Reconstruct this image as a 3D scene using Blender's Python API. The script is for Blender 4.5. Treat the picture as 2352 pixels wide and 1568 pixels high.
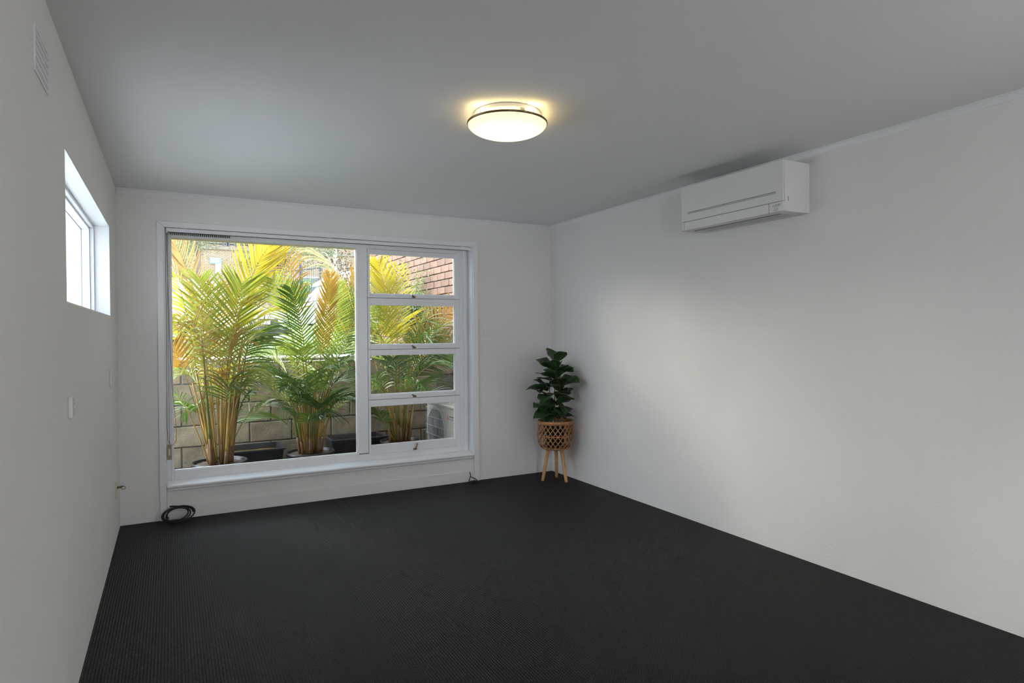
import bpy, bmesh, math, random
from mathutils import Vector, Matrix, noise
random.seed(7)
for o in list(bpy.data.objects): bpy.data.objects.remove(o)
SC = bpy.context.scene
COL = SC.collection
PI = math.pi
H, W = 2.45, 3.695           # ceiling height, room width (window wall is y=0, left wall is x=0)

# ---------------------------------------------------------------- camera
CP = Vector((0.33975, -5.38253, 1.38021))
CF = Vector((0.47534, 0.87971, -0.01257)); CR = Vector((0.87972, -0.47544, -0.00650)); CU = CR.cross(CF).normalized()
FPX = 1450.0
cam = bpy.data.cameras.new('camera'); camo = bpy.data.objects.new('camera', cam); COL.objects.link(camo)
cam.sensor_width = 36; cam.lens = FPX/2352*36; cam.clip_start = .02; cam.clip_end = 500
m = Matrix((CR, CU, -CF)).transposed().to_4x4(); m.translation = CP
camo.matrix_world = m
SC.camera = camo
def at(px, py, Y):
    """world point seen at a photograph pixel on the plane y=Y"""
    d = CF + CR*((px-1176)/FPX) - CU*((py-784)/FPX)
    return CP + d*((Y-CP.y)/d.y)

# ---------------------------------------------------------------- world, sun, large lights, exposure
w = bpy.data.worlds.new('sky'); SC.world = w; w.use_nodes = True
nt = w.node_tree; bg = nt.nodes['Background']
tc = nt.nodes.new('ShaderNodeTexCoord'); sp = nt.nodes.new('ShaderNodeSeparateXYZ'); nt.links.new(tc.outputs['Generated'], sp.inputs[0])
cr = nt.nodes.new('ShaderNodeValToRGB'); nt.links.new(sp.outputs['Z'], cr.inputs[0])
cr.color_ramp.elements[0].position = 0.0; cr.color_ramp.elements[0].color = (.90, .95, 1, 1)
cr.color_ramp.elements[1].position = .8; cr.color_ramp.elements[1].color = (.72, .84, 1, 1)
nt.links.new(cr.outputs[0], bg.inputs[0]); bg.inputs[1].default_value = 8.0
sun = bpy.data.lights.new('sun', 'SUN'); sun.energy = 6.0; sun.angle = math.radians(26); sun.color = (1, .93, .80)
suno = bpy.data.objects.new('sun', sun); COL.objects.link(suno)
suno.rotation_euler = Vector((1.0, -1.2, -.48)).to_track_quat('-Z', 'Y').to_euler()
# unseen fill lamp added behind the camera to brighten the room
al = bpy.data.lights.new('rear_fill', 'AREA'); al.shape = 'RECTANGLE'; al.size = .6; al.size_y = 1.75; al.energy = 29; al.color = (1, .975, .965)
alo = bpy.data.objects.new('rear_fill', al); COL.objects.link(alo)
alo.location = (.0, -9.0, 1.25); alo.rotation_euler = Vector((.30, 1, .22)).to_track_quat('-Z', 'Y').to_euler()
# second added fill lamp, its reflection kept behind the window mullion
al2 = bpy.data.lights.new('side_fill', 'AREA'); al2.shape = 'RECTANGLE'; al2.size = .32; al2.size_y = 1.2; al2.energy = 19; al2.color = (1, .98, .97)
alo2 = bpy.data.objects.new('side_fill', al2); COL.objects.link(alo2)
alo2.location = (3.67, -6.70, 1.45); alo2.rotation_euler = Vector((-1, .95, .22)).to_track_quat('-Z', 'Y').to_euler()
SC.view_settings.view_transform = 'Standard'; SC.view_settings.look = 'None'
SC.view_settings.gamma = 1; SC.view_settings.use_curve_mapping = False
SC.view_settings.exposure = 0.57

# ---------------------------------------------------------------- materials
def mat(name, col, rough=.6, metal=0, spec=.5, n_scale=0, n_amt=0, bump=0, b_scale=50, trans=0, emit=None, estr=0, rnd=0, coat=0):
    """procedural material: base colour, noise variation, bump, per-object variation, leaf translucency"""
    M = bpy.data.materials.new(name); M.use_nodes = True; T = M.node_tree; N = T.nodes; L = T.links
    b = N['Principled BSDF']; out = N['Material Output']
    b.inputs['Base Color'].default_value = (*col, 1); b.inputs['Roughness'].default_value = rough
    b.inputs['Metallic'].default_value = metal; b.inputs['Specular IOR Level'].default_value = spec
    b.inputs['Coat Weight'].default_value = coat
    src = None
    tcn = N.new('ShaderNodeTexCoord')
    if n_amt:
        no = N.new('ShaderNodeTexNoise'); no.inputs['Scale'].default_value = n_scale; no.inputs['Detail'].default_value = 5
        L.new(tcn.outputs['Object'], no.inputs['Vector'])
        mr = N.new('ShaderNodeMapRange'); mr.inputs[1].default_value = .3; mr.inputs[2].default_value = .7
        mr.inputs[3].default_value = 1-n_amt; mr.inputs[4].default_value = 1+n_amt
        L.new(no.outputs['Fac'], mr.inputs[0])
        vm = N.new('ShaderNodeVectorMath'); vm.operation = 'SCALE'; vm.inputs[0].default_value = col
        L.new(mr.outputs[0], vm.inputs['Scale']); src = vm.outputs[0]
    if rnd:
        oi = N.new('ShaderNodeObjectInfo'); mr2 = N.new('ShaderNodeMapRange'); mr2.inputs[3].default_value = 1-rnd; mr2.inputs[4].default_value = 1+rnd
        L.new(oi.outputs['Random'], mr2.inputs[0])
        vm2 = N.new('ShaderNodeVectorMath'); vm2.operation = 'SCALE'; vm2.inputs[0].default_value = col
        if src: L.new(src, vm2.inputs[0])
        L.new(mr2.outputs[0], vm2.inputs['Scale']); src = vm2.outputs[0]
    if src: L.new(src, b.inputs['Base Color'])
    if bump:
        no = N.new('ShaderNodeTexNoise'); no.inputs['Scale'].default_value = b_scale; no.inputs['Detail'].default_value = 6
        L.new(tcn.outputs['Object'], no.inputs['Vector'])
        bp = N.new('ShaderNodeBump'); bp.inputs['Strength'].default_value = bump; bp.inputs['Distance'].default_value = .01
        L.new(no.outputs['Fac'], bp.inputs['Height']); L.new(bp.outputs[0], b.inputs['Normal'])
    if trans:
        tl = N.new('ShaderNodeBsdfTranslucent'); tl.inputs[0].default_value = (*col, 1)
        if src: L.new(src, tl.inputs[0])
        mx = N.new('ShaderNodeMixShader'); mx.inputs[0].default_value = trans
        L.new(b.outputs[0], mx.inputs[1]); L.new(tl.outputs[0], mx.inputs[2]); L.new(mx.outputs[0], out.inputs['Surface'])
    if emit:
        b.inputs['Emission Color'].default_value = (*emit, 1); b.inputs['Emission Strength'].default_value = estr
    return M
def glass_mat(name, tint=(1, 1, 1), gl=.5, base=.02, haze=0):
    M = bpy.data.materials.new(name); M.use_nodes = True; T = M.node_tree; N = T.nodes; L = T.links
    N.remove(N['Principled BSDF']); out = N['Material Output']
    tr = N.new('ShaderNodeBsdfTransparent'); tr.inputs[0].default_value = (*tint, 1)
    g = N.new('ShaderNodeBsdfGlossy'); g.inputs['Roughness'].default_value = .02
    fr = N.new('ShaderNodeFresnel'); fr.inputs[0].default_value = 1.45
    mu = N.new('ShaderNodeMath'); mu.operation = 'MULTIPLY'; mu.inputs[1].default_value = gl; L.new(fr.outputs[0], mu.inputs[0])
    mx = N.new('ShaderNodeMixShader'); L.new(mu.outputs[0], mx.inputs[0]); L.new(tr.outputs[0], mx.inputs[1]); L.new(g.outputs[0], mx.inputs[2])
    L.new(mx.outputs[0], out.inputs['Surface']); return M
def carpet_mat():
    M = mat('charcoal_carpet', (.0055, .0052, .0053), rough=.62, spec=.28); T = M.node_tree; N = T.nodes; L = T.links; b = N['Principled BSDF']
    tcn = N.new('ShaderNodeTexCoord'); sp = N.new('ShaderNodeSeparateXYZ'); L.new(tcn.outputs['Object'], sp.inputs[0])
    outs = []
    for ax, k in (('X', 2*PI/.0125), ('Y', 2*PI/.0125)):
        a = N.new('ShaderNodeMath'); a.operation = 'MULTIPLY'; a.inputs[1].default_value = k; L.new(sp.outputs[ax], a.inputs[0])
        s = N.new('ShaderNodeMath'); s.operation = 'SINE'; L.new(a.outputs[0], s.inputs[0]); outs.append(s)
    p = N.new('ShaderNodeMath'); p.operation = 'MULTIPLY'; L.new(outs[0].outputs[0], p.inputs[0]); L.new(outs[1].outputs[0], p.inputs[1])
    ad = N.new('ShaderNodeMath'); ad.operation = 'ADD'; L.new(p.outputs[0], ad.inputs[0]); L.new(outs[0].outputs[0], ad.inputs[1])
    no = N.new('ShaderNodeTexNoise'); no.inputs['Scale'].default_value = 160; L.new(tcn.outputs['Object'], no.inputs['Vector'])
    ad2 = N.new('ShaderNodeMath'); ad2.operation = 'ADD'; L.new(ad.outputs[0], ad2.inputs[0]); L.new(no.outputs[0], ad2.inputs[1])
    mr = N.new('ShaderNodeMapRange'); mr.inputs[1].default_value = -1.5; mr.inputs[2].default_value = 2.5; mr.inputs[3].default_value = .62; mr.inputs[4].default_value = 1.4
    L.new(ad2.outputs[0], mr.inputs[0])
    n2 = N.new('ShaderNodeTexNoise'); n2.inputs['Scale'].default_value = 1.6; n2.inputs['Detail'].default_value = 4; L.new(tcn.outputs['Object'], n2.inputs['Vector'])
    m2 = N.new('ShaderNodeMapRange'); m2.inputs[1].default_value = .3; m2.inputs[2].default_value = .7; m2.inputs[3].default_value = .9; m2.inputs[4].default_value = 1.1; L.new(n2.outputs[0], m2.inputs[0])
    mm = N.new('ShaderNodeMath'); mm.operation = 'MULTIPLY'; L.new(mr.outputs[0], mm.inputs[0]); L.new(m2.outputs[0], mm.inputs[1])
    vm = N.new('ShaderNodeVectorMath'); vm.operation = 'SCALE'; vm.inputs[0].default_value = (.0055, .0052, .0053); L.new(mm.outputs[0], vm.inputs['Scale'])
    L.new(vm.outputs[0], b.inputs['Base Color'])
    bp = N.new('ShaderNodeBump'); bp.inputs['Strength'].default_value = .5; bp.inputs['Distance'].default_value = .004; L.new(ad2.outputs[0], bp.inputs['Height']); L.new(bp.outputs[0], b.inputs['Normal'])
    return M
def brick_mat(name, c1, c2, mo, bw, bh):
    """courses far too small to build one by one: colour and fine relief only"""
    M = mat(name, c1, rough=.9); T = M.node_tree; N = T.nodes; L = T.links; b = N['Principled BSDF']
    tcn = N.new('ShaderNodeTexCoord'); sp = N.new('ShaderNodeSeparateXYZ'); L.new(tcn.outputs['Object'], sp.inputs[0])
    cb = N.new('ShaderNodeCombineXYZ'); L.new(sp.outputs['X'], cb.inputs[0]); L.new(sp.outputs['Z'], cb.inputs[1])
    br = N.new('ShaderNodeTexBrick'); L.new(cb.outputs[0], br.inputs['Vector']); br.inputs['Scale'].default_value = 1
    br.inputs['Brick Width'].default_value = bw; br.inputs['Row Height'].default_value = bh; br.inputs['Mortar Size'].default_value = .013
    br.inputs['Color1'].default_value = (*c1, 1); br.inputs['Color2'].default_value = (*c2, 1); br.inputs['Mortar'].default_value = (*mo, 1); br.inputs['Mortar Smooth'].default_value = .2
    L.new(br.outputs['Color'], b.inputs['Base Color'])
    bp = N.new('ShaderNodeBump'); bp.inputs['Strength'].default_value = .6; bp.inputs['Distance'].default_value = .01; bp.invert = True
    L.new(br.outputs['Fac'], bp.inputs['Height']); L.new(bp.outputs[0], b.inputs['Normal']); return M

WALL = mat('wall_paint', (.825, .812, .80), rough=.75, spec=.25, n_scale=1.2, n_amt=.015, bump=.12, b_scale=90)
WALLB = mat('wall_paint_bagged', (.825, .812, .80), rough=.75, spec=.25, n_scale=1.0, n_amt=.02, bump=.25, b_scale=45)
CEIL = mat('ceiling_paint', (.86, .86, .88), rough=.85, spec=.2, n_scale=.8, n_amt=.015, bump=.05, b_scale=60)
TRIM = mat('gloss_trim_paint', (.85, .865, .885), rough=.32, spec=.5, bump=.03, b_scale=25)
CARPET = carpet_mat()
GLASS = glass_mat('window_glass', (.97, .98, .975), .5)
CREAM = mat('cream_putty', (.72, .67, .40), rough=.5, n_scale=30, n_amt=.05)
DARKGAP = mat('dark_gap', (.03, .03, .035), rough=.8)
BRASS = mat('aged_brass', (.22, .18, .12), rough=.35, metal=1, n_scale=80, n_amt=.3)
WPLAS = mat('white_plastic', (.80, .80, .79), rough=.35, bump=.01)
ACPLAS = mat('ac_plastic', (.75, .75, .75), rough=.35, bump=.01)
AGEPLAS = mat('aged_cream_plastic', (.70, .68, .52), rough=.4, bump=.01)
GREYPLAS = mat('grey_plastic', (.52, .53, .55), rough=.4, bump=.01)
CORD = mat('brown_cord', (.20, .13, .07), rough=.8, bump=.1, b_scale=300)
WEIGHT = mat('beige_weight', (.33, .28, .18), rough=.4, n_scale=30, n_amt=.1)
BLACKR = mat('black_rubber', (.008, .008, .009), rough=.32, bump=.05, b_scale=120)
BLKP = mat('black_pot_plastic', (.018, .018, .02), rough=.35, n_scale=12, n_amt=.4, bump=.05)
CHROME = mat('chrome', (.6, .6, .6), rough=.15, metal=1, bump=.01)
LAMP = mat('lamp_glass', (.85, .82, .7), rough=.3, emit=(1, .78, .36), estr=1, bump=.01)
T_ = LAMP.node_tree; tcl = T_.nodes.new('ShaderNodeTexCoord'); vl = T_.nodes.new('ShaderNodeVectorMath'); vl.operation = 'LENGTH'; vs = T_.nodes.new('ShaderNodeVectorMath'); vs.operation = 'MULTIPLY'; vs.inputs[1].default_value = (1, 1, 0)
T_.links.new(tcl.outputs['Object'], vs.inputs[0]); T_.links.new(vs.outputs[0], vl.inputs[0]); rl_ = T_.nodes.new('ShaderNodeMapRange'); rl_.inputs[1].default_value = .06; rl_.inputs[2].default_value = .19; rl_.inputs[3].default_value = 3.0; rl_.inputs[4].default_value = .80
T_.links.new(vl.outputs['Value'], rl_.inputs[0]); T_.links.new(rl_.outputs[0], T_.nodes['Principled BSDF'].inputs['Emission Strength'])
LPAN = mat('lamp_pan', (.8, .78, .72), rough=.4, bump=.01)
BLOCK = mat('concrete_block', (.185, .150, .105), rough=.95, n_scale=9, n_amt=.28, bump=.6, b_scale=70, rnd=.10)
MORTAR = mat('block_mortar', (0.105, 0.102, 0.093), rough=.95, n_scale=20, n_amt=.3, bump=.5)
RBRICK = mat('red_brick', (0.119, 0.0645, 0.0454), rough=.9, n_scale=7, n_amt=.16, bump=.4, b_scale=60, rnd=.22)
RMORT = mat('dark_mortar', (0.0416, 0.026, 0.0209), rough=.95, n_scale=20, n_amt=.3, bump=.4)
TANBR = brick_mat('tan_brick', (.19, .135, .085), (.25, .18, .12), (.07, .045, .035), .24, .086)
TANDK = mat('brick_band', (0.113, 0.094, 0.0715), rough=.9, n_scale=4, n_amt=.2, bump=.3)
PITG = mat('pit_soil', (0.031, 0.0279, 0.0217), rough=.85, n_scale=12, n_amt=.5, bump=.6, b_scale=40)
SOIL = mat('potting_soil', (0.093, 0.062, 0.0434), rough=.95, n_scale=90, n_amt=.7, bump=.9, b_scale=120)
LAWN = mat('lawn', (0.133, 0.174, 0.0775), rough=.95, n_scale=3, n_amt=.25, bump=.6, b_scale=60)
GRASS = mat('grass_blades', (0.151, 0.206, 0.0727), rough=.8, n_scale=3, n_amt=.3, trans=.3)
ROADM = mat('asphalt', (0.12, 0.12, 0.12), rough=.9, n_scale=15, n_amt=.15, bump=.3)
FY = mat('frond_yellow', (0.396, 0.326, 0.0247), rough=.45, n_scale=5, n_amt=.14, trans=.45)
FA = mat('frond_amber', (0.322, 0.186, 0.0248), rough=.5, n_scale=5, n_amt=.2, trans=.4)
FT = mat('frond_dry_tan', (0.33, 0.227, 0.0908), rough=.6, n_scale=5, n_amt=.15, trans=.35)
FP = mat('frond_pale', (0.297, 0.288, 0.153), rough=.5, n_scale=5, n_amt=.15, trans=.35)
FYG = mat('frond_lime', (0.26, 0.321, 0.0372), rough=.4, n_scale=4, n_amt=.25, trans=.4)
FG = mat('frond_green', (0.0927, 0.171, 0.025), rough=.35, n_scale=4, n_amt=.3, trans=.28)
FD = mat('frond_deep_green', (0.0434, 0.093, 0.0186), rough=.35, n_scale=4, n_amt=.3, trans=.22)
STEMG = mat('stem_golden', (0.341, 0.211, 0.0434), rough=.4, n_scale=6, n_amt=.35, bump=.1)
STEMB = mat('stem_bronze', (0.161, 0.0806, 0.031), rough=.5, n_scale=9, n_amt=.5, bump=.2)
STEMGR = mat('stem_green', (0.155, 0.167, 0.031), rough=.4, n_scale=6, n_amt=.35, bump=.1)
BARK = mat('bark', (0.0992, 0.0744, 0.0595), rough=.95, n_scale=6, n_amt=.4, bump=1, b_scale=12)
LEAFT = mat('tree_leaves', (0.0794, 0.109, 0.0446), rough=.6, n_scale=2, n_amt=.4, trans=.25)
LEAFS = mat('shrub_leaves', (0.18, 0.255, 0.075), rough=.6, n_scale=6, n_amt=.4, trans=.3)
TWIG = mat('dry_twig', (0.158, 0.115, 0.0682), rough=.9, n_scale=10, n_amt=.3)
FIG = mat('fig_leaf', (.034, .085, .030), rough=.35, n_scale=14, n_amt=.35, bump=.15, b_scale=40, trans=.08)
FIGE = mat('fig_leaf_edge', (.36, .40, .22), rough=.5, bump=.05)
FIGST = mat('fig_stem', (.08, .07, .04), rough=.7, n_scale=20, n_amt=.3, bump=.1)
RATTAN = mat('rattan', (.42, .20, .08), rough=.55, n_scale=30, n_amt=.25, bump=.2, b_scale=90)
RATTRIM = mat('rattan_rim', (.36, .18, .07), rough=.5, n_scale=30, n_amt=.3, bump=.2, b_scale=90)
WOOD = mat('bamboo_leg', (.55, .29, .11), rough=.45, n_scale=22, n_amt=.18, bump=.06)
CARW = mat('car_white', (.38, .385, .39), rough=.2, coat=.6, bump=.003)
CARG = mat('car_window', (.07, .08, .085), rough=.12, spec=.15, bump=.003)
WSCR = mat('windscreen', (.50, .56, .60), rough=.1, spec=.5, bump=.003)  # bright reflection painted into the windscreens as a pale colour
TYRE = mat('tyre', (.02, .02, .02), rough=.85, bump=.2)
HUB = mat('hubcap', (.20, .20, .21), rough=.4, metal=.3, bump=.02)
ORNG = mat('orange_panel', (.75, .22, .08), rough=.5, n_scale=5, n_amt=.2)
IRON = mat('black_iron', (0.018, 0.021, 0.027), rough=.5, bump=.05)
BLUE = mat('sign_blue', (.10, .45, .78), rough=.4, bump=.01)
SIGNW = mat('sign_white', (.86, .86, .9), rough=.4, bump=.01)
CONDW = mat('condenser_ivory', (0.465, 0.458, 0.42), rough=.45, n_scale=5, n_amt=.05, bump=.02)
CONDG = mat('condenser_grey', (.20, .20, .19), rough=.6, n_scale=30, n_amt=.2, bump=.2)
CONDF = mat('fan_grey', (.16, .165, .17), rough=.5, bump=.02)
LOGOR = mat('logo_red', (.62, .03, .03), rough=.4, bump=.01)
LOGOG = mat('logo_grey', (.22, .22, .23), rough=.4, bump=.01)
NWALL = mat('neighbour_wall', (.72, .73, .75), rough=.9, bump=.3, b_scale=20, n_scale=3, n_amt=.06)
PCONC = mat('pale_concrete', (0.655, 0.667, 0.667), rough=.9, n_scale=3, n_amt=.08, bump=.2)
GBLK = mat('grey_block', (.22, .225, .23), rough=.9, n_scale=6, n_amt=.2, bump=.4, rnd=.1)
ALGAE = mat('murky_water', (.16, .10, .02), rough=.12, n_scale=7, n_amt=.6, bump=.15, b_scale=15)

# ---------------------------------------------------------------- mesh helpers
class MB:
    def __init__(s): s.v = []; s.f = []; s.mi = []; s.sm = []; s.cur = 0; s.smooth = False
    def face(s, idx): s.f.append(tuple(idx)); s.mi.append(s.cur); s.sm.append(s.smooth)
    def box(s, a, b, R=None, c=None):
        (x0, y0, z0), (x1, y1, z1) = a, b; n = len(s.v)
        P = [Vector(p) for p in ((x0,y0,z0),(x1,y0,z0),(x1,y1,z0),(x0,y1,z0),(x0,y0,z1),(x1,y0,z1),(x1,y1,z1),(x0,y1,z1))]
        if R is not None:
            c = Vector(c) if c is not None else Vector((0,0,0)); P = [R@(p-c)+c for p in P]
        s.v += P
        for q in ((0,3,2,1),(4,5,6,7),(0,1,5,4),(1,2,6,5),(2,3,7,6),(3,0,4,7)): s.face([n+i for i in q])
        return s
    def tube(s, pts, r, seg=8, cap=True):
        pts = [Vector(p) for p in pts]; n = len(pts); rr = r if isinstance(r, (list, tuple)) else [r]*n
        base = len(s.v); s.smooth = seg > 5
        prev = None
        for i, p in enumerate(pts):
            t = (pts[min(i+1, n-1)]-pts[max(i-1, 0)]).normalized()
            if prev is None:
                a = Vector((0,0,1)) if abs(t.z) < .9 else Vector((1,0,0)); u = t.cross(a).normalized()
            else: u = (prev - t*prev.dot(t)).normalized()
            prev = u; v = t.cross(u)
            for k in range(seg):
                an = 2*PI*k/seg; s.v.append(p + (u*math.cos(an)+v*math.sin(an))*rr[i])
        for i in range(n-1):
            for k in range(seg):
                a = base+i*seg+k; b = base+i*seg+(k+1) % seg; s.face((a, b, b+seg, a+seg))
        s.smooth = False
        if cap:
            s.face([base+k for k in range(seg)][::-1]); s.face([base+(n-1)*seg+k for k in range(seg)])
        return s
    def lathe(s, prof, c=(0,0,0), seg=32, smooth=True):
        base = len(s.v); c = Vector(c); s.smooth = smooth
        for r, z in prof:
            for k in range(seg):
                an = 2*PI*k/seg; s.v.append(c+Vector((r*math.cos(an), r*math.sin(an), z)))
        for i in range(len(prof)-1):
            for k in range(seg):
                a = base+i*seg+k; b = base+i*seg+(k+1) % seg; s.face((a, b, b+seg, a+seg))
        s.smooth = False
        return s
    def prism(s, poly, axis, a, b):
        """poly in the two other axes, extruded along axis from a to b"""
        n = len(s.v); k = len(poly)
        def P(u, v, t): return Vector({0: (t, u, v), 1: (u, t, v), 2: (u, v, t)}[axis])
        s.v += [P(u, v, a) for u, v in poly] + [P(u, v, b) for u, v in poly]
        s.face([n+i for i in range(k)][::-1]); s.face([n+k+i for i in range(k)])
        for i in range(k): j = (i+1) % k; s.face((n+i, n+j, n+k+j, n+k+i))
        return s
    def quad(s, *P):
        n = len(s.v); s.v += [Vector(p) for p in P]; s.face(range(n, n+len(P))); return s
def link(o, parent=None):
    COL.objects.link(o)
    if parent is not None: o.parent = parent
    return o
def build(mb, name, mats, parent=None, bevel=0, kind=None, seg=2):
    me = bpy.data.meshes.new(name); me.from_pydata([tuple(v) for v in mb.v], [], mb.f)
    if not isinstance(mats, (list, tuple)): mats = [mats]
    for x in mats: me.materials.append(x)
    me.polygons.foreach_set('material_index', mb.mi); me.polygons.foreach_set('use_smooth', mb.sm); me.update()
    bm = bmesh.new(); bm.from_mesh(me); bmesh.ops.recalc_face_normals(bm, faces=bm.faces) if len(me.polygons) < 3000 else None; bm.to_mesh(me); bm.free()
    o = bpy.data.objects.new(name, me); link(o, parent)
    if bevel:
        md = o.modifiers.new('bevel', 'BEVEL'); md.width = bevel; md.segments = seg; md.limit_method = 'ANGLE'
    if kind: o['kind'] = kind
    return o
def thing(name, label, cat, loc=(0,0,0), rz=0, group=None, kind=None):
    o = bpy.data.objects.new(name, None); o.location = loc; o.rotation_euler = (0,0,rz); o.empty_display_size = .1; COL.objects.link(o)
    o['label'] = label; o['category'] = cat
    if group: o['group'] = group
    if kind: o['kind'] = kind
    return o
def tag(o, label, cat, group=None, kind=None):
    o['label'] = label; o['category'] = cat
    if group: o['group'] = group
    if kind: o['kind'] = kind
    return o
def struct(mb, name, mats, parent=None, bevel=0, label=None, cat=None):
    o = build(mb, name, mats, parent, bevel)
    if parent is None:
        o['kind'] = 'structure'; o['label'] = label or name; o['category'] = cat or 'wall'
    return o
def B(a, b, name, m, parent=None, bevel=0, **k): return build(MB().box(a, b), name, m, parent, bevel, **k)
def text(body, size, M3, loc, m, name, parent, depth=.0006, bold=False):
    cu = bpy.data.curves.new(name, 'FONT'); cu.body = body; cu.size = size; cu.extrude = depth; cu.align_x = 'LEFT'
    if bold: cu.offset = size*.02
    t = bpy.data.objects.new('tmp', cu); COL.objects.link(t)
    dg = bpy.context.evaluated_depsgraph_get(); dg.update()
    me = bpy.data.meshes.new_from_object(t.evaluated_get(dg)); bpy.data.objects.remove(t)
    me.materials.clear(); me.materials.append(m); me.name = name
    o = bpy.data.objects.new(name, me); link(o, parent)
    mm = M3.to_4x4(); mm.translation = Vector(loc); o.matrix_local = mm
    return o
def bez(P, t):
    P = [Vector(p) for p in P]
    while len(P) > 1: P = [P[i].lerp(P[i+1], t) for i in range(len(P)-1)]
    return P[0]

# ================================================================ ROOM SHELL
YR = -10.2
GL, GR, GT = .30, 2.83, 2.195          # window wall opening
WO = .20                               # outer face of the window wall
b = MB(); b.box((-.26, YR-.2, -.15), (W+.25, WO, 0)); struct(b, 'floor', CARPET, label='charcoal textured loop carpet covering the whole room floor', cat='floor')
b = MB(); b.box((-.26, YR-.2, H), (W+.25, WO, H+.2)); struct(b, 'ceiling', CEIL, label='flat pale grey painted ceiling', cat='ceiling')
b = MB(); b.box((-.26, 0, 0), (GL, WO, H)); b.box((GR, 0, 0), (W+.25, WO, H)); b.box((GL, 0, GT), (GR, WO, H)); b.box((GL, .02, 0), (GR, WO, .24))
b.box((-.26, 0, H+.2), (W+2, WO, 5.6))
struct(b, 'wall_back', WALLB, label='white painted wall around the large garden window', cat='wall')
b = MB(); LY0, LY1, LZ0, LZ1 = -2.52, -.585, 1.505, 2.087
b.box((-.26, YR, 0), (0, -9.9, H)); b.box((-.26, -8.2, 0), (0, LY0, H)); b.box((-.26, -9.9, 0), (0, -8.2, .9)); b.box((-.26, -9.9, 2.2), (0, -8.2, H)); b.box((-.26, LY1, 0), (0, 0, H)); b.box((-.26, LY0, 0), (0, LY1, LZ0)); b.box((-.26, LY0, LZ1), (0, LY1, H))
struct(b, 'wall_left', WALL, label='plain painted left wall with the high small window', cat='wall')
b = MB(); b.box((W, YR, 0), (W+.25, -7.1, H)); b.box((W, -6.4, 0), (W+.25, 0, H)); b.box((W, -7.1, 0), (W+.25, -6.4, .8)); b.box((W, -7.1, 2.1), (W+.25, -6.4, H)); struct(b, 'wall_right', WALL, label='long plain right wall under the air conditioner', cat='wall')
b = MB(); b.box((-.26, YR-.2, 0), (W+.25, YR, H))
struct(b, 'wall_rear', WALL, label='plain painted wall behind the camera', cat='wall')
b = MB(); b.box((-1.15, YR-.2, H+.05), (-.262, WO+.1, H+.2)); struct(b, 'trim_3', NWALL, label='unseen eave added above the small side window to block high sky', cat='eave')  # added out of view, keeps overhead sky off the side reveal
# cornices
def cornice(axis):
    pr = [(0, -.032), (.004, -.032), (.006, -.026), (.012, -.016), (.019, -.008), (.019, -.0045), (.027, -.0045), (.027, 0), (0, 0)]
    mb = MB()
    if axis == 'back': mb.prism([(-d, H+z) for d, z in pr], 0, .004, W-.001)
    else: mb.prism([(W-d, H+z) for d, z in pr], 1, YR, 0)
    return mb
struct(cornice('back'), 'trim_1', TRIM, label='narrow white cornice above the garden window wall', cat='cornice')
struct(cornice('right'), 'trim_2', TRIM, label='narrow white cornice along the top of the right wall', cat='cornice')

# ================================================================ WINDOW 1 (large garden window)
w1 = thing('window_1', 'large white timber garden window with fixed pane and four awning sashes', 'window', (0,0,0), kind='structure')
mb = MB().prism([(-.018, .0)] and [(0, 0), (.045, 0), (.045, 2.19), (0, 2.235)], 1, -.018, 0)
for v in mb.v: v.x = v.x+.255
build(mb, 'architrave', TRIM, w1, .004)
mb = MB().prism([(2.83, 0), (2.882, 0), (2.882, 2.235), (2.83, 2.19)], 1, -.018, 0); build(mb, 'architrave', TRIM, w1, .004)
mb = MB().prism([(.255, 2.235), (.30, 2.19), (2.83, 2.19), (2.882, 2.235)], 1, -.018, 0); build(mb, 'architrave', TRIM, w1, .004)
# inner stop beads just inside the architrave
for x0, x1 in ((GL, GL+.008), (GR-.008, GR)): B((x0, -.006, .24), (x1, .085, GT), 'reveal_lining', TRIM, w1, .001)
B((GL, .085, .24), (.352, .16, GT), 'jamb', TRIM, w1, .003)
B((.334, .078, .275), (.352, .086, GT-.02), 'stop_bead', TRIM, w1, .002)
B((2.75, .085, .24), (GR-.008, .16, GT), 'jamb', TRIM, w1, .003)
B((2.775, .073, .27), (2.800, .086, GT), 'stop_bead', TRIM, w1, .003)
B((.352, .085, 2.130), (2.75, .16, GT), 'head', TRIM, w1, .003)
B((.352, .096, 2.116), (1.765, .104, 2.133), 'glazing_bead', CREAM, w1, .002)
B((.352, .085, .262), (2.75, .16, .345), 'bottom_rail', TRIM, w1, .004)
B((1.765, .085, .33), (1.858, .16, 2.135), 'mullion', TRIM, w1, .004)
B((.350, .108, .343), (1.767, .112, 2.135), 'pane', GLASS, w1)
for a, c in (((.352, .094, .345), (1.765, .108, .352)), ((1.758, .094, .345), (1.766, .108, 2.118))): B(a, c, 'glazing_bead', TRIM, w1, .001)
# sill with rounded nosing and cove below
pr = [(.088, .278), (-.022, .262), (-.030, .258), (-.034, .251), (-.033, .243), (-.027, .237), (-.012, .236), (-.012, .231), (-.018, .228), (-.019, .222), (-.012, .214), (.0, .212), (.088, .212)]
build(MB().prism(pr, 0, .303, 2.826), 'sill', TRIM, w1, .0015)
B((GL+.002, 0, .0), (GR-.002, .02, .214), 'apron_panel', WALLB, w1)
B((GL+.002, -.012, .0), (GR-.002, 0, .100), 'skirting_board', TRIM if 0 else WALLB, w1, .004)
B((GL+.002, -.0135, .0), (GR-.002, -.012, .066), 'skirting_strip', WALLB, w1, .001)
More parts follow.
